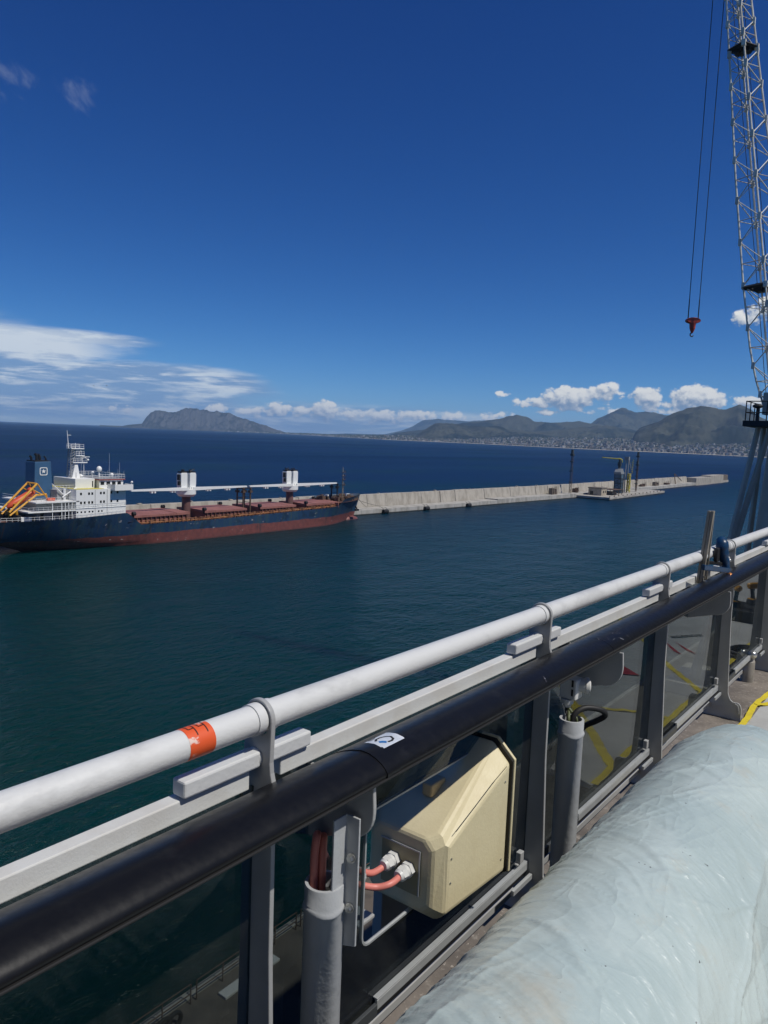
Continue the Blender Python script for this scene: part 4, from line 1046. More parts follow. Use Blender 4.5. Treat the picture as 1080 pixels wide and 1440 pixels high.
# groves between the houses
V, F = [], []
for i in range(5200):
    a = r2.uniform(-56, -9); qv = r2.random()*.98+.03; x, y, z = plain_at(a, qv); w = r2.uniform(8, 26); h = r2.uniform(4, 9); b = len(V)
    ang = r2.random()*6.28
    for j in range(6):
        q = ang+j*1.047; V.append((x+math.cos(q)*w*r2.uniform(.4,.7), y+math.sin(q)*w*r2.uniform(.4,.7), z-3)); V.append((x+math.cos(q)*w*.3*r2.uniform(.6,1.3), y+math.sin(q)*w*.3, z+h*r2.uniform(.7,1)))
    F += [(b+2*j, b+2*((j+1)%6), b+2*((j+1)%6)+1, b+2*j+1) for j in range(6)]+[tuple(b+2*j+1 for j in range(6))]
me = bpy.data.meshes.new('shore_groves'); me.from_pydata(V, [], F); me.materials.append(mat('grove_green', (.035,.048,.022), .95)); o = bpy.data.objects.new('shore_groves', me); C.objects.link(o); o['kind'] = 'stuff'

# ================================================================== QUAYSIDE CRANE
M['cranesteel'] = mat('crane_lattice_paint', (.78,.75,.63), .5, c2=(.50,.47,.40), nscale=.7, amt=.7)
M['cranegrey'] = mat('crane_grey_paint', (.56,.475,.37), .55, c2=(.47,.40,.31), nscale=.6, amt=.6)
M['craneblack'] = mat('crane_black', (.014,.015,.016), .6)
M['rope'] = mat('steel_rope', (.020,.022,.026), .6)
M['hookred'] = mat('hook_block_red', (.50,.06,.03), .5, c2=(.3,.04,.03), nscale=3, amt=.6)
cr = thing('quay_crane', 'tall quayside crane with cream lattice boom on dark grey legs', 'crane', (-16, 89.3, 5))
th = R(-15.8)
ux, uy = Vector((math.cos(R(37.25)+R(23.4)-R(0)), math.sin(R(37.25)+R(23.4)), 0)), None
BO = [(36.9,-16.55,89.2,1.35),(39.5,-17.0,89.2,2.0),(42.5,-17.45,89.2,2.5),(49.5,-18.55,89.2,2.75),(61.5,-20.5,89.15,2.5),(70.5,-21.95,89.1,2.05),(79.4,-23.4,89.1,1.68),(90.0,-25.1,89.0,1.15),(95.0,-25.9,89.0,.85)]
def boom_at(z):
    zs = [b[0] for b in BO]
    return Vector((np.interp(z, zs, [b[1] for b in BO]), np.interp(z, zs, [b[2] for b in BO]), z)), float(np.interp(z, zs, [b[3] for b in BO]))
ra = R(37.25)+R(24.0)                        # turn of the square section seen from above
c1, s1 = math.cos(ra), math.sin(ra)
def corner(z, k):
    p, w = boom_at(z); dx, dy = ((-.5,-.5),(.5,-.5),(.5,.5),(-.5,.5))[k]
    return p+Vector(((dx*c1-dy*s1)*w, (dx*s1+dy*c1)*w, 0))
zl = [36.9]
while zl[-1] < 94.5:
    zl.append(zl[-1]+max(1.15, boom_at(zl[-1])[1]*.84))
zl[-1] = 95.0
M['_'] = None; del M['_']
for k in range(4):
    bm = bm_new(); tube(bm, [corner(z, k) for z in zl], .10, 8); obj('boom_chord', bm, M['cranesteel'], cr, smooth=True)
unit = None
def rod_mesh(nm, m):
    bm = bm_new(); cyl(bm, (0,0,0), (0,0,1), 1, n=6); me = bpy.data.meshes.new(nm); bm.to_mesh(me); bm.free(); me.materials.append(m)
    me.polygons.foreach_set('use_smooth', [True]*len(me.polygons)); return me
br_me = rod_mesh('brace', M['cranesteel']); brd_me = rod_mesh('brace', M['cranegrey'])
base_c = Vector((-16, 89.3, 5))
def rod(nm, me, a, b, r, parent):
    o = bpy.data.objects.new(nm, me); C.objects.link(o); o.parent = parent; d = b-a
    o.location = a-world_loc(parent); o.rotation_mode = 'QUATERNION'; o.rotation_quaternion = d.to_track_quat('Z', 'Y'); o.scale = (r, r, d.length); return o
nb = 0
gus = bm_new()
for i in range(len(zl)-1):
    for k in range(4):
        a, b = (k, (k+1) % 4) if (i+k) % 2 == 0 else ((k+1) % 4, k)
        rod('brace', br_me, corner(zl[i], a), corner(zl[i+1], b), .052, cr); nb += 1
        if i % 2 == k % 2:
            p = corner(zl[i], a); box(gus, p.x-.16, p.x+.16, p.y-.16, p.y+.16, p.z-.35, p.z+.35)
        if i % 2 == 0 and nb < 280:
            rod('cross_brace', br_me if i % 4 else brd_me, corner(zl[i], k), corner(zl[i], (k+1) % 4), .045, cr)
o = obj('gusset_plates', gus, M['cranesteel'], cr); o['kind'] = 'stuff'
# ladder and pendant cables inside the boom
bm = bm_new()
for dx in (-.2, .2): tube(bm, [boom_at(z)[0]+Vector((dx,.3,0)) for z in zl], .03, 5)
z = 38.0
while z < 93: p = boom_at(z)[0]+Vector((0,.3,0)); cyl(bm, p-Vector((.2,0,0)), p+Vector((.2,0,0)), .02, n=4); z += .6
obj('boom_ladder', bm, M['cranegrey'], cr)
for q in (-.55, .5):
    bm = bm_new(); tube(bm, [boom_at(z)[0]+Vector((q,-.2,0)) for z in zl], .035, 5); obj('hoist_rope', bm, M['rope'], cr)
for q in (0, .9):
    bm = bm_new(); cyl(bm, boom_at(94.5)[0], Vector((-5.5,92+q,50)), .05, n=5); obj('luffing_rope', bm, M['rope'], cr)
# rope-guide carriages clamped round the boom
for z in (74.3, 49.3):
    bm = bm_new()
    for k in range(4):
        a, b = corner(z, k), corner(z, (k+1) % 4); cyl(bm, a+(a-b)*.03, b+(b-a)*.03, .22, n=4)
    p, w = boom_at(z); box(bm, p.x-.75, p.x+.75, p.y-.35, p.y+.35, z-.45, z+.45); cyl(bm, (p.x-.5,p.y-.5,z-.1), (p.x-.5,p.y+.5,z-.1), .42, n=12); cyl(bm, (p.x+.5,p.y-.5,z-.1), (p.x+.5,p.y+.5,z-.1), .42, n=12)
    obj('rope_guide', bm, M['craneblack'], cr)
    for k in (0, 1):
        c_ = corner(z, k); bm = bm_new(); box(bm, c_.x-.2, c_.x+.2, c_.y-.2, c_.y+.2, z-.3, z+.3); obj('guide_clamp', bm, M['cranesteel'], cr)
# platform, mast head and legs
bm = bm_new(); box(bm, -18.7, -11.0, 85.8, 92.6, 34.55, 35.15); obj('platform', bm, M['craneblack'], cr, bevel=.05)
bm = bm_new()
for (x, y) in ((-18.5,86),(-18.5,88),(-18.5,90),(-18.5,92.4),(-16.5,86),(-14.5,86),(-12.5,86)): cyl(bm, (x,y,35.1), (x,y,37.2), .06, n=5)
for h in (36.0, 37.15): cyl(bm, (-18.5,86,h), (-18.5,92.4,h), .055, n=5); cyl(bm, (-18.5,86,h), (-11,86,h), .055, n=5)
obj('platform_rail', bm, M['craneblack'], cr)
bm = bm_new(); cyl(bm, (-17.6,87,35.1), (-17.6,87,36.5), .14, n=6); ball(bm, (-17.6,87,36.7), .35, (1.5,1.2,.7)); obj('floodlight', bm, M['craneblack'], cr)
bm = bm_new(); cyl(bm, (-14.2,89.2,35.1), (-14.2,89.2,39.6), 2.45, 2.3, 20); box(bm, -17.4,-15.6, 88.2,90.2, 35.9,38.2); obj('mast_head', bm, M['cranegrey'], cr, smooth=True)
bm = bm_new(); cyl(bm, (-16.4,88.0,37.1), (-16.4,90.4,37.1), .42, n=12); obj('boom_pivot', bm, M['craneblack'], cr, smooth=True)
def leg(a, b, w0, w1):
    bm = bm_new(); cyl(bm, a, b, w0*.7, w1*.7, 4); return obj('leg', bm, M['cranegrey'], cr, bevel=.06)
leg((-17.6,88.2,34.6), (-21.65,86.6,4.98), .42, .62)
leg((-17.5,90.4,34.6), (-18.9,91.6,4.98), .40, .60)
leg((-16.4,88.0,34.6), (-22.5,88.6,4.98), .42, .62)
leg((-13.0,87.6,34.6), (-12.0,86.4,4.98), .7, 1.0)
bm = bm_new(); cyl(bm, (-14.2,89.2,4.98), (-14.2,89.2,35.1), 4.0, 2.3, 24); obj('tower_column', bm, M['cranegrey'], cr, smooth=True)
bm = bm_new(); box(bm, -24.2,-9.5, 84.5,93.5, 4.99,6.4); obj('portal_base', bm, M['cranegrey'], cr, bevel=.1)
# hook block on its two falls
HX, HY = math.tan(R(-15.95))*89.0, 89.0
hk = thing('hook_block', 'small red hook block hanging from two thin crane ropes', 'crane hook', (HX, HY, 46))
ua = Vector((math.cos(R(37.25)), math.sin(R(37.25)), 0))
for sg in (-1, 1):
    bm = bm_new(); a = Vector((HX,HY,46.55))+ua*sg*.56; b = boom_at(95)[0]; b = Vector((HX,HY,95))+ua*sg*.62; cyl(bm, a, b, .042, n=6); obj('hoist_rope', bm, M['rope'], hk)
    bm = bm_new(); cyl(bm, a-Vector((0,0,.3)), a+Vector((0,0,2.0)), .06, n=6); obj('rope_socket', bm, M['craneblack'], hk)
bm = bm_new(); n = 20
ring = [Vector((HX,HY,46.22))+ua*.80*math.cos(2*math.pi*i/n)+Vector((0,0,.34*math.sin(2*math.pi*i/n))) for i in range(n)]
vf = Vector((-ua.y, ua.x, 0))
A = [bm.verts.new(p-vf*.3) for p in ring]; B_ = [bm.verts.new(p+vf*.3) for p in ring]
for i in range(n): bm.faces.new((A[i],A[(i+1)%n],B_[(i+1)%n],B_[i]))
bm.faces.new(A); bm.faces.new(B_); obj('sheave_housing', bm, M['hookred'], hk, bevel=.05)
bm = bm_new(); cyl(bm, (HX,HY,46.0), (HX,HY,45.35), .36, .30, 10); cyl(bm, (HX,HY,45.35), (HX,HY,44.85), .30, .10, 10); obj('swivel', bm, M['hookred'], hk, smooth=True)
bm = bm_new(); tube(bm, [Vector((HX,HY,44.68))+ua*.19*math.cos(t)+Vector((0,0,.19*math.sin(t))) for t in np.linspace(1.6,6.0,14)], [.07]*12+[.05,.02], 8); obj('hook', bm, M['craneblack'], hk, smooth=True)

# ---- quay edge rail, tyres, plank
qr = thing('quay_rail', 'thin rusty safety rail along the far edge of the quay below', 'railing', (-26.6, 24, 5))
bm_p = rod_mesh('rail_post', M['rust'])
yy = 4.0
secs = []
while yy < 64:
    L = 3.2; gap = .35; secs.append((yy, yy+L)); yy += L+gap
for a, b in secs[:17]:
    for y in (a, (a+b)/2, b): rod('post', bm_p, Vector((-26.55,y,Z(-27))), Vector((-26.55,y,Z(-27)+1.0)), .035, qr)
    for h in (.5, 1.0): rod('rail', bm_p, Vector((-26.55,a,Z(-27)+h)), Vector((-26.55,b,Z(-27)+h)), .03, qr)
for i, (yv, lab) in enumerate(((18.9,'black tyre lying at the quay rail, nearest of three'),(19.45,'black tyre lying at the quay rail, middle of three'),(20.0,'black tyre lying at the quay rail, farthest of three'))):
    bm = bm_new(); tube(bm, [(-26.0+.05*i, yv+.34*math.cos(t), Z(-27)+.40+.34*math.sin(t)) for t in np.linspace(0,2*math.pi,16,endpoint=False)], .1, 8, True)
    tag(obj('tyre', bm, M['tyre'], None, smooth=True, org=(-26.0,yv,Z(-27))), lab, 'tyre', 'tyres lying by the quay rail')
bm = bm_new(); box(bm, -26.0,-25.45, 22.6,26.2, Z(-27)+.002, Z(-27)+.14); tag(obj('plank', bm, mat('bleached_plank', (.5,.48,.44), .8), None, org=(-25.7,24.4,Z(-27)), bevel=.02), 'pale weathered plank lying on the quay beside its rail', 'plank')
bm = bm_new(); cyl(bm, (-26.3,15.2,Z(-27)), (-26.3,15.2,Z(-27)+.6), .28, .34, 12); tag(obj('bollard', bm, M['yellowsteel'], None, org=(-26.3,15.2,Z(-27)), smooth=True), 'short yellow mooring bollard on the edge of the quay below', 'bollard')
# three gulls far off
for (a, e, d, lab) in ((-59.05,2.55,900,'tiny dark gull in the pale cloud, leftmost of the three'),(-58.4,2.7,800,'tiny dark gull in the pale cloud, middle of the three'),(-57.55,2.75,700,'tiny dark gull in the pale cloud, rightmost of the three')):
    x, y = pol(a, d); z = ZC+math.tan(R(e))*d
    bm = bm_new()
    for sg in (-1, 1):
        A = [bm.verts.new((x+sg*px*.9, y+py, z+pz)) for px, py, pz in ((0,-.35,0),(.6,-.2,.28),(1.5,.1,.1),(.6,.25,.26),(0,.4,0))]; bm.faces.new(A)
    ball(bm, (x,y,z), .3, (.8,2.2,.7), 8, 6); tag(obj('gull', bm, M['shipgrey'], None, org=(x,y,z)), lab, 'bird', 'gulls over the sea')

# ================================================================== RAILING OF OUR SHIP (metres from the camera, z relative to it)
GX = -1.272                     # glass plane
POSTY = [1.207+1.5*k for k in range(-2, 8)]
rail = thing('glass_railing', 'grey ship railing with tinted glass panels below a white top tube', 'railing', (GX, 1.207, Z(DZ)))
# --- upright plates
TX, TZ, TR = -1.26, -.671, .0345
outer = [(TX+.046*math.cos(a), TZ+.046*math.sin(a)) for a in np.linspace(0, math.pi, 17)]
outer += [(-1.306,-.80),(-1.306,-1.25),(-1.312,-1.62),(-1.322,-1.74),(-1.340,-1.80),(-1.358,-1.84),(-1.358,-1.914),
          (-1.085,-1.914),(-1.086,-1.825),(-1.092,-1.803),(-1.102,-1.790),(-1.115,-1.784),(-1.130,-1.786),(-1.148,-1.784),(-1.163,-1.772),(-1.174,-1.752),(-1.182,-1.725),(-1.187,-1.64),
          (-1.203,-1.24),(-1.205,-.97),(-1.196,-.87),(-1.199,-.84),(-1.207,-.817),(-1.214,-.795),(-1.217,-.77),(-1.2155,-.72)]
hole = [(TX+.0395*math.cos(a), TZ+.0395*math.sin(a)) for a in np.linspace(0, 2*math.pi, 28, endpoint=False)]
def relz(l): return [(x, Z(z)) for x, z in l]
bm = bm_new(); plate_with_hole(bm, relz(outer), relz(hole), POSTY[0]-.007, POSTY[0]+.007)
post0 = obj('post', bm, M['plate'], rail, org=(GX, POSTY[0], Z(DZ)), bevel=.0025)
bm = bm_new(); cyl(bm, (TX,POSTY[0]-.034,Z(TZ)), (TX,POSTY[0]-.0085,Z(TZ)), .0378, n=32); cyl(bm, (TX,POSTY[0]+.0085,Z(TZ)), (TX,POSTY[0]+.030,Z(TZ)), .0378, n=32)
obj('tube_collar', bm, M['white'], post0, smooth=True)
# foot gusset of the plate, a small lit web
bm = bm_new(); prism(bm, relz([(-1.128,-1.79),(-1.108,-1.80),(-1.099,-1.83),(-1.097,-1.86),(-1.104,-1.86),(-1.108,-1.83)]), 'y', POSTY[0]-.016, POSTY[0]-.0072); obj('foot_web', bm, M['plate'], post0)
# little white welded lug near the top of the plate
for yv in POSTY[1:]:
    c_ = copy_tree(post0, rail); c_.location = Vector((GX, yv, Z(DZ)))-world_loc(rail)
# --- white top tube with scuffs
bm = bm_new(); cyl(bm, (TX,-2.5,Z(TZ)), (TX,12.6,Z(TZ)), TR, n=40); obj('top_tube', bm, M['white'], rail, smooth=True)
# --- per bay: top bar, stubs, glass, bottom channel
CUT = (1.645, 2.40, -1.50, -1.085)      # opening cut in one pane for the lamp
def glass_pane(y0, y1, z0, z1, cut=None):
    bm = bm_new()
    if cut:
        a, b, c, d = cut; r = .035
        out = [(y0,z0),(y1,z0),(y1,z1),(y0,z1)]
        hl = []
        for cx, cz, a0 in ((a+r,c+r,math.pi),(b-r,c+r,1.5*math.pi),(b-r,d-r,0),(a+r,d-r,.5*math.pi)):
            hl += [(cx+r*math.cos(a0+t), cz+r*math.sin(a0+t)) for t in np.linspace(0, math.pi/2, 6)]
        plate_with_hole(bm, relz(out), relz(hl), 0, .010)
        for v in bm.verts: v.co = Vector((GX-.005+v.co.y, v.co.x, v.co.z))
    else: box(bm, GX-.005, GX+.005, y0, y1, Z(z0), Z(z1))
    return bm
for i, py in enumerate(POSTY[:-1]):
    ny = POSTY[i+1]
    bm = bm_new(); box(bm, -1.297, -1.259, py+.072, ny-.030, Z(-.839), Z(-.792)); obj('top_bar', bm, M['white2'], rail, bevel=.003)
    for (a, b) in ((py+.008, py+.165), (ny-.228, ny-.008)):
        bm = bm_new(); box(bm, -1.288, -1.245, a, b, Z(-.786), Z(-.748)); obj('welded_stub', bm, M['stub'], rail, bevel=.005)
        e = b if abs(b-(ny-.008)) < 1e-6 else a
        bm = bm_new(); ball(bm, (-1.2665, e, Z(-.767)), .026, (1.0,.35,.9), 12, 8); obj('weld_bead', bm, M['stub'], rail, smooth=True)
    cut = CUT if abs(py-1.207) < .01 else None
    obj('glass_panel', glass_pane(py+.0085, ny-.0085, -1.745, -.8395, cut), M['glass'], rail)
    if cut:
        bm = bm_new(); a, b, c, d = cut; r = .035; pts = []
        for cx, cz, a0 in ((a+r,c+r,math.pi),(b-r,c+r,1.5*math.pi),(b-r,d-r,0),(a+r,d-r,.5*math.pi)): pts += [(GX, cx+r*math.cos(a0+t), Z(cz+r*math.sin(a0+t))) for t in np.linspace(0, math.pi/2, 5)]
        tube(bm, pts, .0062, 6, True); obj('cut_edge', bm, M['alu'], rail, smooth=True)
    bm = bm_new(); box(bm, GX-.012, GX+.012, py+.0085, ny-.0085, Z(-1.752), Z(-1.716)); obj('glass_gasket', bm, M['rubber'], rail)
    bm = bm_new(); box(bm, -1.258, -1.248, py+.50, ny-.008, Z(-1.722), Z(-1.690)); box(bm, -1.266, -1.2485, py+.50, ny-.008, Z(-1.6895), Z(-1.684)); obj('bottom_channel', bm, M['alu'], rail, bevel=.0015)
    bm = bm_new(); box(bm, -1.2585, -1.246, py+.10, py+.50, Z(-1.738), Z(-1.700)); obj('channel_cover', bm, M['darkalu'], rail, bevel=.002)
    bm = bm_new(); box(bm, -1.2375, -1.224, ny-.17, ny-.012, Z(-1.752), Z(-1.730)); obj('channel_clip', bm, M['alu'], rail, bevel=.002)
    bm = bm_new(); box(bm, -1.262, -1.240, ny-.095, ny-.065, Z(-1.66), Z(-1.615)); box(bm, -1.262, -1.246, ny-.105, ny-.055, Z(-1.668), Z(-1.6601)); obj('glass_clamp', bm, M['plate'], rail, bevel=.003)
    bm = bm_new(); box(bm, -1.332, -1.297, py+.009, ny-.009, Z(-1.846), Z(-1.814)); obj('kick_bar', bm, M['plate'], rail, bevel=.003)
# orange tape band with its handwritten number
bm = bm_new(); cyl(bm, (TX,.978,Z(TZ)), (TX,1.046,Z(TZ)), TR+.0006, n=40, cap=False); ob = obj('orange_band', bm, M['orange'], rail, smooth=True)
def ribbon_on_tube(bm, pts, w, r):
    """pts (y, angle from the top towards inboard in degrees)"""
    P = [(y, R(a)) for y, a in pts]
    fine = []
    for (a, b) in zip(P[:-1], P[1:]):
        for f in np.linspace(0, 1, 6, endpoint=False): fine.append((a[0]+(b[0]-a[0])*f, a[1]+(b[1]-a[1])*f))
    fine.append(P[-1]); prev = None
    for i, (y, a) in enumerate(fine):
        y2, a2 = fine[min(i+1, len(fine)-1)]; y1, a1 = fine[max(i-1, 0)]
        t_ = Vector((y2-y1, (a2-a1)*r)).normalized(); n_ = Vector((-t_.y, t_.x))*w/2
        q = []
        for s in (1, -1):
            yy, aa = y+n_.x*s, a+n_.y*s/r; q.append(bm.verts.new((TX+r*math.sin(aa), yy, Z(TZ+r*math.cos(aa)))))
        if prev: bm.faces.new((prev[0],prev[1],q[1],q[0]))
        prev = q
bm = bm_new()
for y0 in (.990, 1.017):
    ribbon_on_tube(bm, [(y0,-16),(y0+.001,14),(y0+.016,12)], .0026, TR+.0012)
    ribbon_on_tube(bm, [(y0+.016,-12),(y0+.0155,12),(y0+.014,46)], .0026, TR+.0013)
obj('handwritten_number', bm, M['ink'], ob)

# --- black handrail, its brackets and pipe stanchions
hr = thing('black_handrail', 'wide glossy black handrail on grey brackets in front of the railing', 'handrail', (-1.135, 1.4, Z(DZ)))
PRO = [(-1.226,-.843),(-1.232,-.834),(-1.225,-.824),(-1.205,-.812),(-1.18,-.801),(-1.155,-.792),(-1.13,-.786),(-1.105,-.7865),(-1.082,-.793),(-1.065,-.801),(-1.053,-.810),(-1.046,-.819),(-1.045,-.826),(-1.050,-.833),(-1.058,-.838)]
JOINT = 1.44
y = JOINT-1.5*3
while y < 12:
    bm = bm_new(); prism(bm, relz(PRO), 'y', y+.0012, y+1.4988); obj('rail_section', bm, M['black'], hr, smooth=True, angle=50)
    y += 1.5
# raised lip strips under both edges
for (xa, xb) in ((-1.2365,-1.2275),(-1.0510,-1.0420)):
    bm = bm_new(); box(bm, xa, xb, -2.5, 12.3, Z(-.8400 if xb < -1.1 else -.8370), Z(-.8345 if xb < -1.1 else -.8315)); obj('edge_lip', bm, M['rubber'], hr, bevel=.002)
for yv in (JOINT,):
    bm = bm_new(); cxm, czm = -1.135, -.815
    for (s, y0, y1) in ((1.035, yv-.010, yv+.006),(1.02, yv+.0065, yv+.045)):
        prism(bm, relz([(cxm+(x-cxm)*s, czm+(z-czm)*(s+ (.05 if s > 1.03 else .02))) for x, z in PRO]), 'y', y0, y1)
    obj('joint_sleeve', bm, M['black'], hr, smooth=True, angle=50)
# worn scuffs where the paint of the rail is scraped
def on_pro(x): 
    xs = [p[0] for p in PRO[1:13]]; zs = [p[1] for p in PRO[1:13]]; return float(np.interp(x, xs, zs))
M['scuff'] = mat('scraped_patch', (.30,.31,.34), .5, c2=(.03,.03,.04), nscale=60, amt=1.0, lo=.36, hi=.46)
def patch(name, x0, x1, y0, y1, m, parent, lift=.0008, skew=0.0, n=10):
    bm = bm_new(); prev = None
    for i in range(n+1):
        x = x0+(x1-x0)*i/n; z = on_pro(x)+lift; dy = skew*(i/n)
        q = (bm.verts.new((x, y0+dy, Z(z))), bm.verts.new((x, y1+dy, Z(z))))
        if prev: bm.faces.new((prev[0], prev[1], q[1], q[0]))
        prev = q
    return obj(name, bm, m, parent, smooth=True)
sr = random.Random(5)
for i in range(16):
    y0 = 3.02+sr.uniform(-.10,.12) if i < 12 else sr.uniform(1.7, 5); x0 = sr.uniform(-1.12,-1.06); patch('scuff_mark', x0, x0+sr.uniform(.004,.022), y0, y0+sr.uniform(.002,.007), M['scuff'], hr, .0009, sr.uniform(-.05,.05), 4)
stk = patch('sticker', -1.168, -1.098, 1.492, 1.585, M['sticker'], hr, .0012, -.012)
def glyph(pts, w, m, parent, name):
    bm = bm_new(); prev = None; n = len(pts)
    for i, (x, y) in enumerate(pts):
        x2, y2 = pts[min(i+1,n-1)]; x1, y1 = pts[max(i-1,0)]; t_ = Vector((x2-x1, y2-y1)).normalized(); nn = Vector((-t_.y, t_.x))*w/2
        q = [bm.verts.new((x+nn.x*s, y+nn.y*s, Z(on_pro(x+nn.x*s)+.0019))) for s in (1,-1)]
        if prev: bm.faces.new((prev[0],prev[1],q[1],q[0]))
        prev = q
    return obj(name, bm, m, parent)
cx_, cy_ = -1.128, 1.532
glyph([(cx_-.012,cy_-.028),(cx_-.022,cy_-.014),(cx_-.022,cy_+.002),(cx_-.014,cy_+.014),(cx_,cy_+.020),(cx_+.013,cy_+.014),(cx_+.018,cy_+.002),(cx_+.016,cy_-.012)], .0065, M['ink'], stk, 'printed_hook')
glyph([(cx_+.0,cy_-.030),(cx_+.006,cy_-.022),(cx_+.014,cy_-.016)], .012, M['blueink'], stk, 'printed_blue_mark')
glyph([(cx_-.036,cy_-.03),(cx_-.036,cy_+.0)], .0018, M['ink'], stk, 'printed_line'); glyph([(cx_-.031,cy_-.03),(cx_-.031,cy_-.008)], .0018, M['ink'], stk, 'printed_line')

PIPEX = -1.167
def stanchion_bracket(yc, dx=0.0):
    pts = [(-1.325,-.845)]
    pts += [(-1.19+.034*math.cos(a), -.852+.05*math.sin(a)*1.0) for a in np.linspace(math.pi, 2*math.pi, 12)]
    pts += [(-1.034,-.845),(-1.030,-.90)]
    pts += [(-1.115+.085*math.cos(a), -.915+.085*math.sin(a)) for a in np.linspace(0, -math.pi/2, 9)]
    pts += [(-1.22,-1.030),(-1.325,-1.060)]
    pts = [(x+(dx if x > -1.14 else 0), z) for x, z in pts]
    bm = bm_new(); prism(bm, relz(pts), 'y', yc+.044, yc+.056); obj('bracket', bm, M['plate'], hr, bevel=.0025)
def stanchion(yc, idx):
    stanchion_bracket(yc if idx == 0 else yc+.12, -.026 if idx == 0 else 0.0)
    top = -1.11
    bm = bm_new()
    n = 40
    rings = []
    for (r, z) in ((.050,DZ+.001),(.050,top-.072),(.0535,top-.066),(.0545,top-.060),(.0525,top-.054),(.0495,top-.048),(.050,top-.002),(.049,top),(.041,top),(.040,top-.14)):
        rings.append([bm.verts.new((PIPEX+r*math.cos(2*math.pi*i/n), yc+r*math.sin(2*math.pi*i/n), Z(z+(.004*math.sin(3*2*math.pi*i/n+idx) if .051 < r < .056 else 0)))) for i in range(n)])
    for A, B_ in zip(rings[:-1], rings[1:]):
        for i in range(n): bm.faces.new((A[i],A[(i+1)%n],B_[(i+1)%n],B_[i]))
    bm.faces.new(rings[-1]); obj('pipe_stanchion', bm, M['pipe'], hr, smooth=True, angle=60)
    bm = bm_new(); cyl(bm, (PIPEX,yc,Z(top-.045)), (PIPEX,yc,Z(top-.040)), .0405, n=20); obj('pipe_plug', bm, M['rubber'], hr)
    if idx: return
    # angle iron between pipe and bracket
    zb = -1.275 if idx == 0 else -1.20
    xc, yk = -1.130, yc+.026
    bm = bm_new()
    sh = [(xc,yk-.046),(xc+.006,yk-.046),(xc+.006,yk-.0),(xc+.046,yk),(xc+.046,yk+.006),(xc,yk+.006)]
    A = []
    for (x, y_) in sh:
        pass
    V0 = [bm.verts.new((x, y_, Z(zb-.012*(1 if k < 2 else 0)+.014*(1 if k in (3,4) else 0)))) for k, (x, y_) in enumerate(sh)]
    V1 = [bm.verts.new((x, y_, Z(-.93))) for x, y_ in sh]
    for i in range(6): bm.faces.new((V0[i],V0[(i+1)%6],V1[(i+1)%6],V1[i]))
    bm.faces.new(V0[::-1]); bm.faces.new(V1); ai = obj('angle_iron', bm, M['pipe'], hr, bevel=.0015)
    for z in (-1.035, -1.165):
        bm = bm_new(); cyl(bm, (xc+.027,yk-.0005,Z(z)), (xc+.027,yk-.004,Z(z)), .0125, n=18); cyl(bm, (xc+.027,yk-.004,Z(z)), (xc+.027,yk-.012,Z(z)), .0085, n=6); obj('bolt', bm, M['steel'], ai)
for idx, k in enumerate((0, 1)):
    stanchion(1.352+1.5*k, idx)
stanchion_bracket(4.78)

# --- beige floodlight standing in the cut-out of the pane
fl = thing('floodlight', 'beige angular floodlight housing set in a cut-out of the glass', 'floodlight', (-1.31, 2.08, Z(-1.5)))
Yf, Yb = 1.90, 2.285
def octo(x0, x1, z0, z1, ch, top=None):
    return [(x0+ch,z0),(x1-ch,z0),(x1,z0+ch),(x1,z1-ch),(x1-ch,z1),(x0+ch,z1),(x0,z1-ch),(x0,z0+ch)]
fr_in = octo(-1.425,-1.190,-1.482,-1.240,.03)
fr = octo(-1.455,-1.150,-1.508,-1.222,.032)
bk = [(-1.455,-1.508),(-1.165,-1.508),(-1.143,-1.494),(-1.143,-1.105),(-1.212,-1.042),(-1.408,-1.042),(-1.477,-1.105),(-1.477,-1.494)]
bk = [bk[0],bk[1],bk[2],bk[3],bk[4],bk[5],bk[6],bk[7]]
bm = bm_new(); loops = []
for (poly, yv) in ((fr_in,Yf-.022),(fr,Yf+.012),(bk,Yb)):
    loops.append([bm.verts.new((x, yv, Z(z))) for x, z in poly])
for A, B_ in zip(loops[:-1], loops[1:]):
    for i in range(8): bm.faces.new((A[i],A[(i+1)%8],B_[(i+1)%8],B_[i]))
bm.faces.new(loops[0][::-1]); bm.faces.new(loops[-1]); obj('housing', bm, M['beige'], fl, bevel=.011)
bm = bm_new(); fg = [(x+(.006 if x > -1.3 else -.006), z+(.006 if z > -1.3 else -.004)) for x, z in bk]
prism(bm, relz(fg), 'y', Yb+.002, Yb+.0075); obj('rubber_seal', bm, M['rubber'], fl)
bm = bm_new(); fg = [(x+(.011 if x > -1.3 else -.011), z+(.012 if z > -1.3 else -.006)) for x, z in bk]
prism(bm, relz(fg), 'y', Yb+.008, Yb+.020); obj('front_frame', bm, M['beige'], fl, bevel=.003)
bm = bm_new(); prism(bm, relz([(x*.9-.131, z*.9-.128) for x, z in bk]), 'y', Yb+.0205, Yb+.026); obj('lens', bm, M['window'], fl)
bm = bm_new(); box(bm, -1.318,-1.278, 2.000,2.085, Z(-1.172),Z(-1.128)); o = obj('top_latch', bm, M['tanknob'], fl, bevel=.006)
bm = bm_new(); tube(bm, [(-1.1472,1.945,Z(-1.217)),(-1.1455,2.05,Z(-1.178)),(-1.1432,2.18,Z(-1.128)),(-1.1425,2.255,Z(-1.107))], .0011, 5); obj('scratch_line', bm, M['ink'], fl)
for (y_, z_) in ((1.93,-1.30),(1.93,-1.38),(2.25,-1.16),(2.25,-1.44)):
    xx = -1.150+.007*(y_-1.912)/.373; bm = bm_new(); cyl(bm, (xx-.001,y_,Z(z_)), (xx+.0022,y_,Z(z_)), .0042, .0036, 10); obj('screw_head', bm, M['steel'], fl, smooth=True, angle=30)
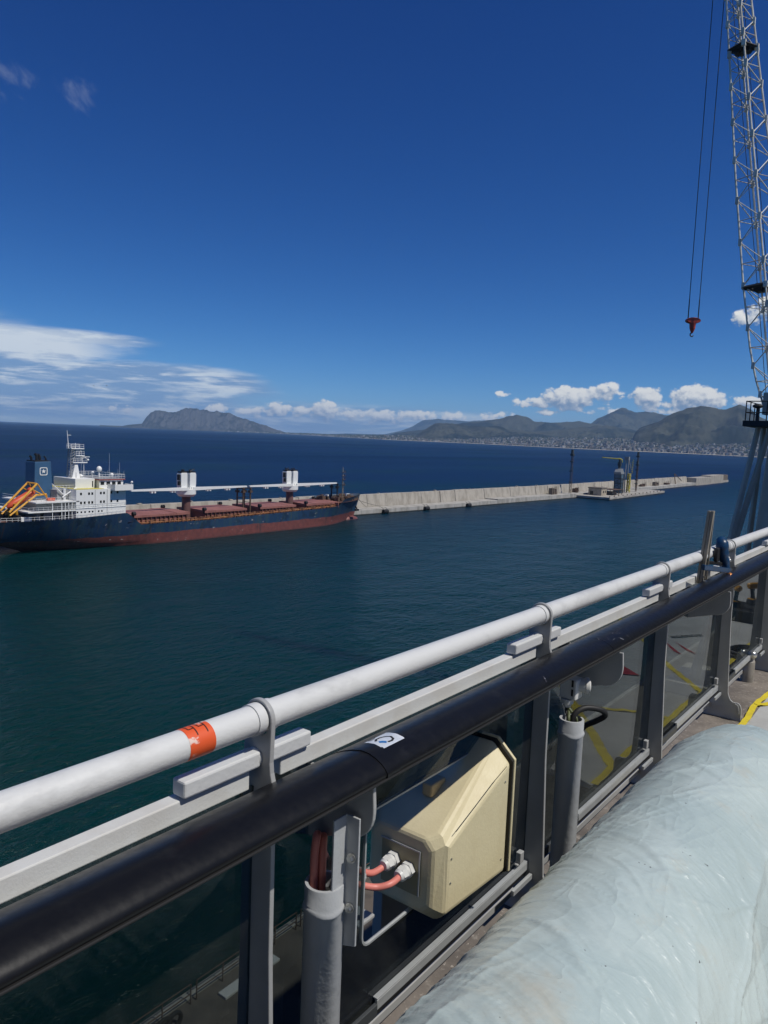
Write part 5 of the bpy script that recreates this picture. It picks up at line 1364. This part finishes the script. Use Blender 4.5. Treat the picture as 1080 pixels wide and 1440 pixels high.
# cable plate, glands, cables
bm = bm_new(); box(bm, -1.378,-1.232, Yf-.027,Yf-.0225, Z(-1.432),Z(-1.284)); obj('cable_plate', bm, M['plateback'], fl, bevel=.0015)
bm = bm_new(); box(bm, -1.382,-1.228, Yf-.0275,Yf-.0245, Z(-1.288),Z(-1.2835)); box(bm, -1.2325,-1.228, Yf-.0275,Yf-.0245, Z(-1.432),Z(-1.2881)); obj('plate_rim', bm, M['alu'], fl)
for (gx, gz) in ((-1.326,-1.340),(-1.268,-1.352)):
    bm = bm_new(); a = Vector((gx, Yf-.0275, Z(gz)))
    cyl(bm, a, a-Vector((0,.018,0)), .0255, n=6); cyl(bm, a-Vector((0,.018,0)), a-Vector((0,.030,0)), .021, n=18); cyl(bm, a-Vector((0,.030,0)), a-Vector((0,.050,0)), .0235, .0215, 6); cyl(bm, a-Vector((0,.050,0)), a-Vector((0,.060,0)), .0195, .0150, 18)
    obj('cable_gland', bm, M['gland'], fl, smooth=True, angle=30)
g1, g2 = Vector((-1.326, Yf-.08, Z(-1.340))), Vector((-1.268, Yf-.085, Z(-1.352)))
bm = bm_new(); tube(bm, smooth_path([g1+Vector((0,.03,0)), g1-Vector((.01,.05,.008)), (-1.350,1.69,Z(-1.300)), (-1.32,1.56,Z(-1.215)), (-1.26,1.45,Z(-1.11)), (-1.205,1.385,Z(-1.02)), (-1.185,1.362,Z(-1.03)), (-1.180,1.356,Z(-1.145))], 7), .0105, 10); obj('red_cable', bm, M['redcable'], fl, smooth=True)
bm = bm_new(); tube(bm, smooth_path([g2+Vector((0,.03,0)), g2-Vector((.0,.04,.006)), (-1.305,1.73,Z(-1.362)), (-1.345,1.64,Z(-1.310)), (-1.30,1.51,Z(-1.18)), (-1.235,1.40,Z(-1.05)), (-1.197,1.352,Z(-1.0)), (-1.193,1.340,Z(-1.05)), (-1.190,1.338,Z(-1.145))], 7), .0105, 10); obj('red_cable', bm, M['redcable'], fl, smooth=True)
bm = bm_new(); c_ = Vector((-1.338,1.71,Z(-1.328))); tube(bm, [c_+Vector((.024*math.cos(t),.003*math.sin(2*t),.024*math.sin(t))) for t in np.linspace(0,2*math.pi,14,endpoint=False)], .0022, 5, True); box(bm, c_.x-.003,c_.x+.003, c_.y-.004,c_.y+.003, c_.z-.045,c_.z-.02); obj('cable_tie', bm, M['gland'], fl)
# dark yoke plate behind the pane that carries the lamp
bm = bm_new()
a = Vector((-1.50,1.985,0)); d = Vector((.302,.953,0)); b = a+d*.62
A = [bm.verts.new((p.x,p.y,Z(z))) for p, z in ((a,-1.272),(b,-1.262),(b,-1.06),(a-d*.5,-1.06),(a-d*.5,-1.276))]
B_ = [bm.verts.new(v.co+Vector((-.01,.003,0))) for v in A]
for i in range(5): bm.faces.new((A[i],A[(i+1)%5],B_[(i+1)%5],B_[i]))
bm.faces.new(A); bm.faces.new(B_[::-1]); obj('yoke_plate', bm, M['darkalu'], fl, bevel=.002)
bm = bm_new(); box(bm, -1.50,-1.46, 2.0,2.2, Z(-1.75), Z(-1.25)); box(bm, -1.50,-1.34, 1.72,1.80, Z(-1.512), Z(-1.500)); obj('yoke_foot', bm, M['plate'], fl, bevel=.003)

# --- junction box with round lamp head on the second pipe
jb = thing('junction_box', 'small white junction box with round cap above the farther pipe', 'junction box', (-1.18, 2.88, Z(-1.0)))
bm = bm_new(); box(bm, -1.232,-1.160, 2.86,2.93, Z(-1.040),Z(-.955)); obj('box_body', bm, M['gland'], jb, bevel=.006)
bm = bm_new(); d = Vector((.80,.45,.0)).normalized(); a = Vector((-1.172,2.905,Z(-.985)))
cyl(bm, a, a+d*.030, .024, .031, 24); cyl(bm, a+d*.0302, a+d*.044, .034, n=24); cyl(bm, a+d*.0442, a+d*.050, .027, .022, 24); obj('round_cap', bm, M['gland'], jb, smooth=True, angle=35)
bm = bm_new(); cyl(bm, (-1.20,2.875,Z(-1.041)), (-1.20,2.875,Z(-1.060)), .026, .024, 16); cyl(bm, (-1.20,2.875,Z(-1.060)), (-1.20,2.875,Z(-1.075)), .018, .015, 6); obj('cable_gland', bm, M['gland'], jb, smooth=True, angle=30)
for i, (dx, zz) in enumerate(((.012,.03),(.012,-.008))):
    bm = bm_new(); box(bm, -1.180,-1.172, 2.8585,2.8598, Z(-1.0+zz-.014), Z(-1.0+zz+.014)); obj('dark_mark', bm, M['ink'], jb)
M['greencable'] = mat('green_cable', (.10,.12,.05), .6)
for i, (x1, y1) in enumerate(((-1.185,2.852),(-1.175,2.84),(-1.15,2.86))):
    bm = bm_new(); tube(bm, smooth_path([(-1.20,2.875,Z(-1.073)), (-1.20+.012*i,2.868,Z(-1.09)), (x1,y1,Z(-1.11)), (x1,y1,Z(-1.15))], 5), .006, 7); obj('cable', bm, M['greencable'] if i else M['rubber'], jb, smooth=True)
hs_ = thing('black_hose', 'black rubber hose looped over the top of the farther grey pipe', 'hose', (-1.12, 2.87, Z(-1.1)))
bm = bm_new(); tube(bm, smooth_path([(-1.165,2.85,Z(-1.15)), (-1.16,2.86,Z(-1.095)), (-1.13,2.90,Z(-1.070)), (-1.085,2.96,Z(-1.085)), (-1.085,3.0,Z(-1.12)), (-1.13,3.02,Z(-1.16)), (-1.19,3.04,Z(-1.21)), (-1.23,3.05,Z(-1.3)), (-1.24,3.04,Z(-1.70)), (-1.23,2.98,Z(DZ+.012))], 7), .012, 10); obj('hose', bm, M['rubber'], hs_, smooth=True)

# --- battens, clamp on the handrail
for i, (xa, ya, xb, yb, z1, w, lab) in enumerate(((-1.236,4.90,-1.200,4.89,-.375,.019,'wider grey wooden batten clamped upright behind the black handrail'),(-1.240,5.055,-1.205,4.965,-.378,.0095,'thin grey wooden batten leaning beside the wider batten at the handrail'))):
    bm = bm_new()
    z0 = -.832
    for (u0, u1) in ((-w,-w*.18),(w*.02,w)):
        A = [bm.verts.new((xa+p, ya+q, Z(z0))) for p, q in ((u0,-w*.5),(u1,-w*.5),(u1,w*.5),(u0,w*.5))]; B_ = [bm.verts.new((xb+p, yb+q, Z(z1))) for p, q in ((u0,-w*.5),(u1,-w*.5),(u1,w*.5),(u0,w*.5))]
        for k in range(4): bm.faces.new((A[k],A[(k+1)%4],B_[(k+1)%4],B_[k]))
        bm.faces.new(A[::-1]); bm.faces.new(B_)
    bm.verts.ensure_lookup_table(); tag(obj('batten', bm, M['wood'], None, org=(xa,ya,Z(z0)), bevel=.0015), lab, 'batten', 'battens clamped at the handrail')
cl = thing('bar_clamp', 'dark blue clamp with copper knob gripping the two battens at the handrail', 'clamp', (-1.18, 5.2, Z(-.76)))
def slab(bm, a, b, w, h):
    a, b = Vector(a), Vector(b); d = (b-a).normalized(); n = d.cross(Vector((0,0,1))).normalized()
    V = [p+n*s*w/2+Vector((0,0,t*h/2)) for p in (a, b) for s, t in ((-1,-1),(1,-1),(1,1),(-1,1))]
    vs = [bm.verts.new(v) for v in V]
    for f in ((0,1,2,3),(7,6,5,4),(0,4,5,1),(1,5,6,2),(2,6,7,3),(3,7,4,0)): bm.faces.new([vs[i] for i in f])
bm = bm_new(); slab(bm, (-1.172,4.70,Z(-.700)), (-1.135,5.21,Z(-.775)), .022, .034); obj('jaw_bar', bm, M['clampblue'], cl, bevel=.004)
bm = bm_new(); slab(bm, (-1.262,5.02,Z(-.715)), (-1.165,5.27,Z(-.742)), .020, .020); obj('second_bar', bm, M['darkplastic'], cl, bevel=.003)
bm = bm_new()
sec = [(-1.190,5.19),(-1.186,5.27)]
P = [Vector(p) for p in ((-1.165,5.24,Z(-.775)),(-1.170,5.235,Z(-.735)),(-1.182,5.225,Z(-.69)),(-1.190,5.22,Z(-.645)),(-1.198,5.225,Z(-.605)),(-1.212,5.25,Z(-.588)))]
tube(bm, smooth_path(P, 4), [.026]*5+[.030]*4+[.036]*4+[.040]*4+[.033]*3+[.018], 12); obj('clamp_body', bm, M['clampblue'], cl, smooth=True)
bm = bm_new(); cyl(bm, (-1.212,5.28,Z(-.63)), (-1.200,5.325,Z(-.63)), .040, n=22); obj('clamp_pad', bm, M['collar'], cl, smooth=True, angle=35)
bm = bm_new(); box(bm, -1.222,-1.196, 5.13,5.20, Z(-.72),Z(-.63)); obj('grip', bm, M['darkplastic'], cl, bevel=.008)
bm = bm_new(); ball(bm, (-1.150,5.25,Z(-.715)), .013); obj('rivet', bm, M['steel'], cl, smooth=True)
bm = bm_new(); cyl(bm, (-1.140,5.20,Z(-.772)), (-1.128,5.17,Z(-.800)), .011, n=10); cyl(bm, (-1.126,5.165,Z(-.803)), (-1.122,5.155,Z(-.811)), .029, .024, 20); obj('copper_knob', bm, M['copper'], cl, smooth=True, angle=40)

# --- protective sheet on the deck, yellow tape, prints
sh = thing('deck_sheet', 'pale grey protective sheet taped over the deck with yellow tape', 'floor sheet', (0, 8, Z(DZ)))
nx, ny = 70, 190
U, V = np.meshgrid(np.linspace(0, 1, nx), np.linspace(0, 1, ny), indexing='ij')
Yv = 3.95+V*14.5
edge = -1.045+.018*(fbm(Yv*1.9, Yv*0+2, 3)-.5)+.04*np.clip((Yv-8.4)*.9, 0, 1)
Xv = edge+U*(6.5-edge)
Zv = Z(DZ)+.006+.018*np.clip(fbm(Xv*2.2, Yv*2.2, 5, ridged=True)-.55, 0, 1)+.006*fbm(Xv*9, Yv*9, 3)
Zv[0, :] = Z(DZ)+.004
grid_mesh('sheet', Xv-0, Yv-8, Zv-Z(DZ), M['sheet'], sh)
def tape(pts, w, m=None, name='yellow_tape', lift=.017):
    bm = bm_new(); P = smooth_path([(x,y,0) for x, y in pts], 8); prev = None
    for i, p in enumerate(P):
        q = P[min(i+1,len(P)-1)]-P[max(i-1,0)]; n = Vector((-q.y, q.x, 0)).normalized()*w/2
        zz = Z(DZ)+lift+.004*math.sin(i*1.7)
        c = (bm.verts.new((p.x+n.x,p.y+n.y,zz)), bm.verts.new((p.x-n.x,p.y-n.y,zz)))
        if prev: bm.faces.new((prev[0],prev[1],c[1],c[0]))
        prev = c
    return obj(name, bm, m or M['yellowtape'], sh, smooth=True)
tape([(-1.055,4.0),(-1.04,4.6),(-1.06,5.36),(-1.055,5.75),(-1.075,6.14),(-1.045,6.6),(-1.03,7.4),(-1.03,8.3)], .042)
tape([(-1.07,6.14),(-.90,6.36),(-.61,6.75),(-.18,7.41),(.5,8.4)], .05)
tape([(-1.04,4.31),(-.90,4.50),(-.76,4.71),(-.4,5.2),(.2,6.1)], .065)
tape([(-1.04,5.36),(-.86,5.35),(-.62,5.22),(-.2,5.0),(.6,4.8)], .042)
def flat(pts, m, name, lift=.021):
    bm = bm_new(); vs = [bm.verts.new((x,y,Z(DZ)+lift)) for x, y in pts]; bm.faces.new(vs); return obj(name, bm, m, sh)
flat([(-.36,7.50),(-.44,7.40),(-.64,7.12),(-.54,7.20)], M['redpaint'], 'red_arrow_print'); flat([(-.42,7.60),(-.50,7.50),(-.74,7.24),(-.62,7.32)], M['redpaint'], 'red_arrow_print')
flat([(-.30,6.42),(-.40,6.34),(-.56,6.20),(-.44,6.13)], M['redpaint'], 'red_arrow_print')
for i in range(6): flat([(-.36-.035*i,7.72+.055*i),(-.34-.035*i,7.755+.055*i),(-.39-.035*i,7.79+.055*i),(-.41-.035*i,7.755+.055*i)], M['greyprint'], 'dark_printed_letter')

# --- wrapped roll beside the railing
RC = (-.655, -1.568); RR = .336
nu, nv = 420, 640
th_ = np.linspace(-2.05, 2.05, nu); yy_ = np.linspace(-.6, 4.08, nv)
TH, YY = np.meshgrid(th_, yy_, indexing='ij')
e = np.clip((YY-3.35)/.715, 0, 1); rad = np.sqrt(np.clip(1-e**2.6, 0, 1))
rad = .05+.95*rad
rad = np.where(YY > 4.07, .0, rad)
arc = TH*RR
g = .18*arc+1.15*np.clip(arc+.10, 0, 2)**1.5
p = YY+g
al = .9*arc-.45*YY*np.clip(arc+.2,0,1)
w1 = fbm(arc*2.3+7, YY*1.7+3, 3)-.5; w2 = fbm(arc*1.6+31, YY*2.1+13, 3)-.5
f1 = fbm((p+.32*w1)*3.6, al*.9+5+.8*w2, 3, ridged=True)
f2 = fbm((p+.25*w2)*10.5, al*2.0+9, 3, ridged=True)
f3 = np.clip((fbm(arc*3.1, YY*1.5, 4)-.38)*3.2, 0, 1); f3b = np.clip((fbm(arc*3.7+50, YY*2.2+9, 4)-.42)*3.5, 0, 1)
big = fbm(arc*1.3+3, YY*.9+2, 3)-.5
side = np.clip((arc-.10)/.30, 0, 1)
f4 = fbm(arc*5.5+1.1*YY+.9*w1, YY*.8+20, 3, ridged=True)
f6 = fbm((arc-.55*YY+.3*w1)*6.5, (YY+.55*arc)*1.1+70, 3, ridged=True)
f7 = fbm((p+.14*w1)*13, al*.55+33, 2, ridged=True); f8 = fbm((YY+.10*w2+.45*arc)*27, arc*1.6+61, 2, ridged=True)
def sharp(x, k): return np.clip((x-k)/(1-k), 0, 1)**1.6
disp = .008*big + .010*sharp(f1,.62)*f3 + .007*sharp(f2,.55)*f3b + .0065*sharp(f7,.62)*(.25+.75*f3b) + .004*sharp(f8,.55) + side*.026*sharp(f4,.62) + .008*sharp(f6,.66)*(1-f3)
left = np.clip((-arc-.05)/.3, 0, 1)
f5 = fbm(YY*22+.8*fbm(arc*5,YY*5,2), arc*1.2+40, 3, ridged=True); disp += left*.010*sharp(f5,.5)
# slack drape on the side away from the rail
rr = RR*rad+disp*np.clip(rad*1.3, 0, 1)
X = RC[0]+rr*np.sin(TH); Zr = RC[1]+rr*np.cos(TH)
drape = np.clip((TH-1.25)/.8, 0, 1); X = X+drape*.10*rad; 
Zr = np.maximum(Zr, DZ+.004)
sagc = np.exp(-((YY-1.15)/.22)**2-((TH-.95)/.25)**2)*.035; Zr -= sagc
roll = thing('wrapped_roll', 'large roll wrapped in wrinkled pale blue tarpaulin lying on the deck', 'wrapped roll', (RC[0]-.3, .3, Z(DZ)))
o = grid_mesh('tarpaulin', X-(RC[0]-.3), YY-.3, Zr-DZ, M['tarp'], roll)
bm = bm_new(); cyl(bm, (RC[0],-.5,Z(RC[1]-.02)), (RC[0],3.2,Z(RC[1]-.02)), .31, n=28); obj('rolled_core', bm, M['sheet'], roll)
bm = bm_new(); cyl(bm, (RC[0],3.2,Z(RC[1]-.02)), (RC[0],3.5,Z(RC[1]-.04)), .31, .18, 28); obj('core_end', bm, M['sheet'], roll)
M['tear'] = mat('torn_slit', (.02,.022,.025), .7)

# --- drills on their case, seen in the glass
cs = thing('tool_case', 'flat black tool case on the deck with two cordless drills on it', 'tool case', (-.75, 9.4, Z(DZ)))
bm = bm_new(); box(bm, -.90,-.50, 9.02,9.62, Z(DZ)+.012,Z(DZ)+.14); obj('case_body', bm, M['darkplastic'], cs, bevel=.012)
bm = bm_new(); tube(bm, [(-.905,9.2,Z(DZ)+.07),(-.94,9.22,Z(DZ)+.08),(-.94,9.42,Z(DZ)+.08),(-.905,9.44,Z(DZ)+.07)], .012, 6); obj('case_handle', bm, M['darkplastic'], cs)
def drill(x, y, z, ang, label):
    r = thing('cordless_drill', label, 'cordless drill', (x, y, z), 'cordless drills on the black case', ang)
    def L(bm, nm, m, **k): return obj(nm, bm, m, r, local=True, **k)
    bm = bm_new(); box(bm, -.055,.075,-.042,.042,0,.062); L(bm, 'battery', M['darkplastic'], bevel=.008)
    bm = bm_new(); box(bm, -.045,.055,-.0425,.0425,.062,.074); L(bm, 'battery_band', M['drillyellow'], bevel=.004)
    bm = bm_new(); tube(bm, [(.0,0,.072),(-.004,0,.11),(-.014,0,.15),(-.02,0,.19)], [.027,.022,.022,.027], 12); L(bm, 'handle', M['darkplastic'], smooth=True)
    bm = bm_new(); tube(bm, [(-.085,0,.222),(-.07,0,.224),(0,0,.224),(.055,0,.224),(.075,0,.224)], [.022,.036,.038,.036,.028], 14); L(bm, 'motor_body', M['drillyellow'], smooth=True)
    bm = bm_new(); tube(bm, [(.072,0,.224),(.10,0,.224),(.125,0,.224),(.145,0,.224)], [.027,.026,.020,.010], 12); cyl(bm, (.145,0,.224), (.20,0,.224), .005, n=8); L(bm, 'chuck', M['steel'], smooth=True)
drill(-.62, 9.20, Z(DZ)+.14, R(55), 'cordless drill with yellow body standing on the black case, nearer one')
drill(-.74, 9.50, Z(DZ)+.14, R(120), 'cordless drill with yellow body standing on the black case, farther one')

# --- capped vent stub on the deck by the far posts
vs_ = thing('vent_stub', 'short grey deck pipe with bright ball cap under the far glass', 'pipe stub', (-1.27, 6.78, Z(DZ)))
bm = bm_new(); cyl(bm, (-1.27,6.78,Z(DZ)), (-1.27,6.78,Z(DZ)+.17), .052, n=24); cyl(bm, (-1.27,6.78,Z(DZ)+.17), (-1.27,6.78,Z(DZ)+.20), .052, .036, 24); obj('stub_pipe', bm, mat('bare_grey', (.30,.28,.25), .6, c2=(.2,.18,.15), nscale=9, amt=.7), vs_, smooth=True, angle=35)
bm = bm_new(); ball(bm, (-1.24,6.76,Z(DZ)+.235), .036, seg=18, rings=12); obj('ball_cap', bm, M['steel'], vs_, smooth=True)
# --- white sheave-like object under the far deck: dark loose cable by the posts
kn = thing('black_cable_coil', 'loose black cable coil on the deck beside the far post foot', 'cable coil', (-1.06, 7.5, Z(DZ)))
bm = bm_new(); tube(bm, [(-1.10+(.16+.012*math.sin(t*.7))*math.cos(t), 7.55+(.20+.01*math.sin(t))*math.sin(t), Z(DZ)+.02+.010*(t/6.28)) for t in np.linspace(0, 6.28*5, 100)], .013, 7); obj('coil', bm, M['rubber'], kn, smooth=True)
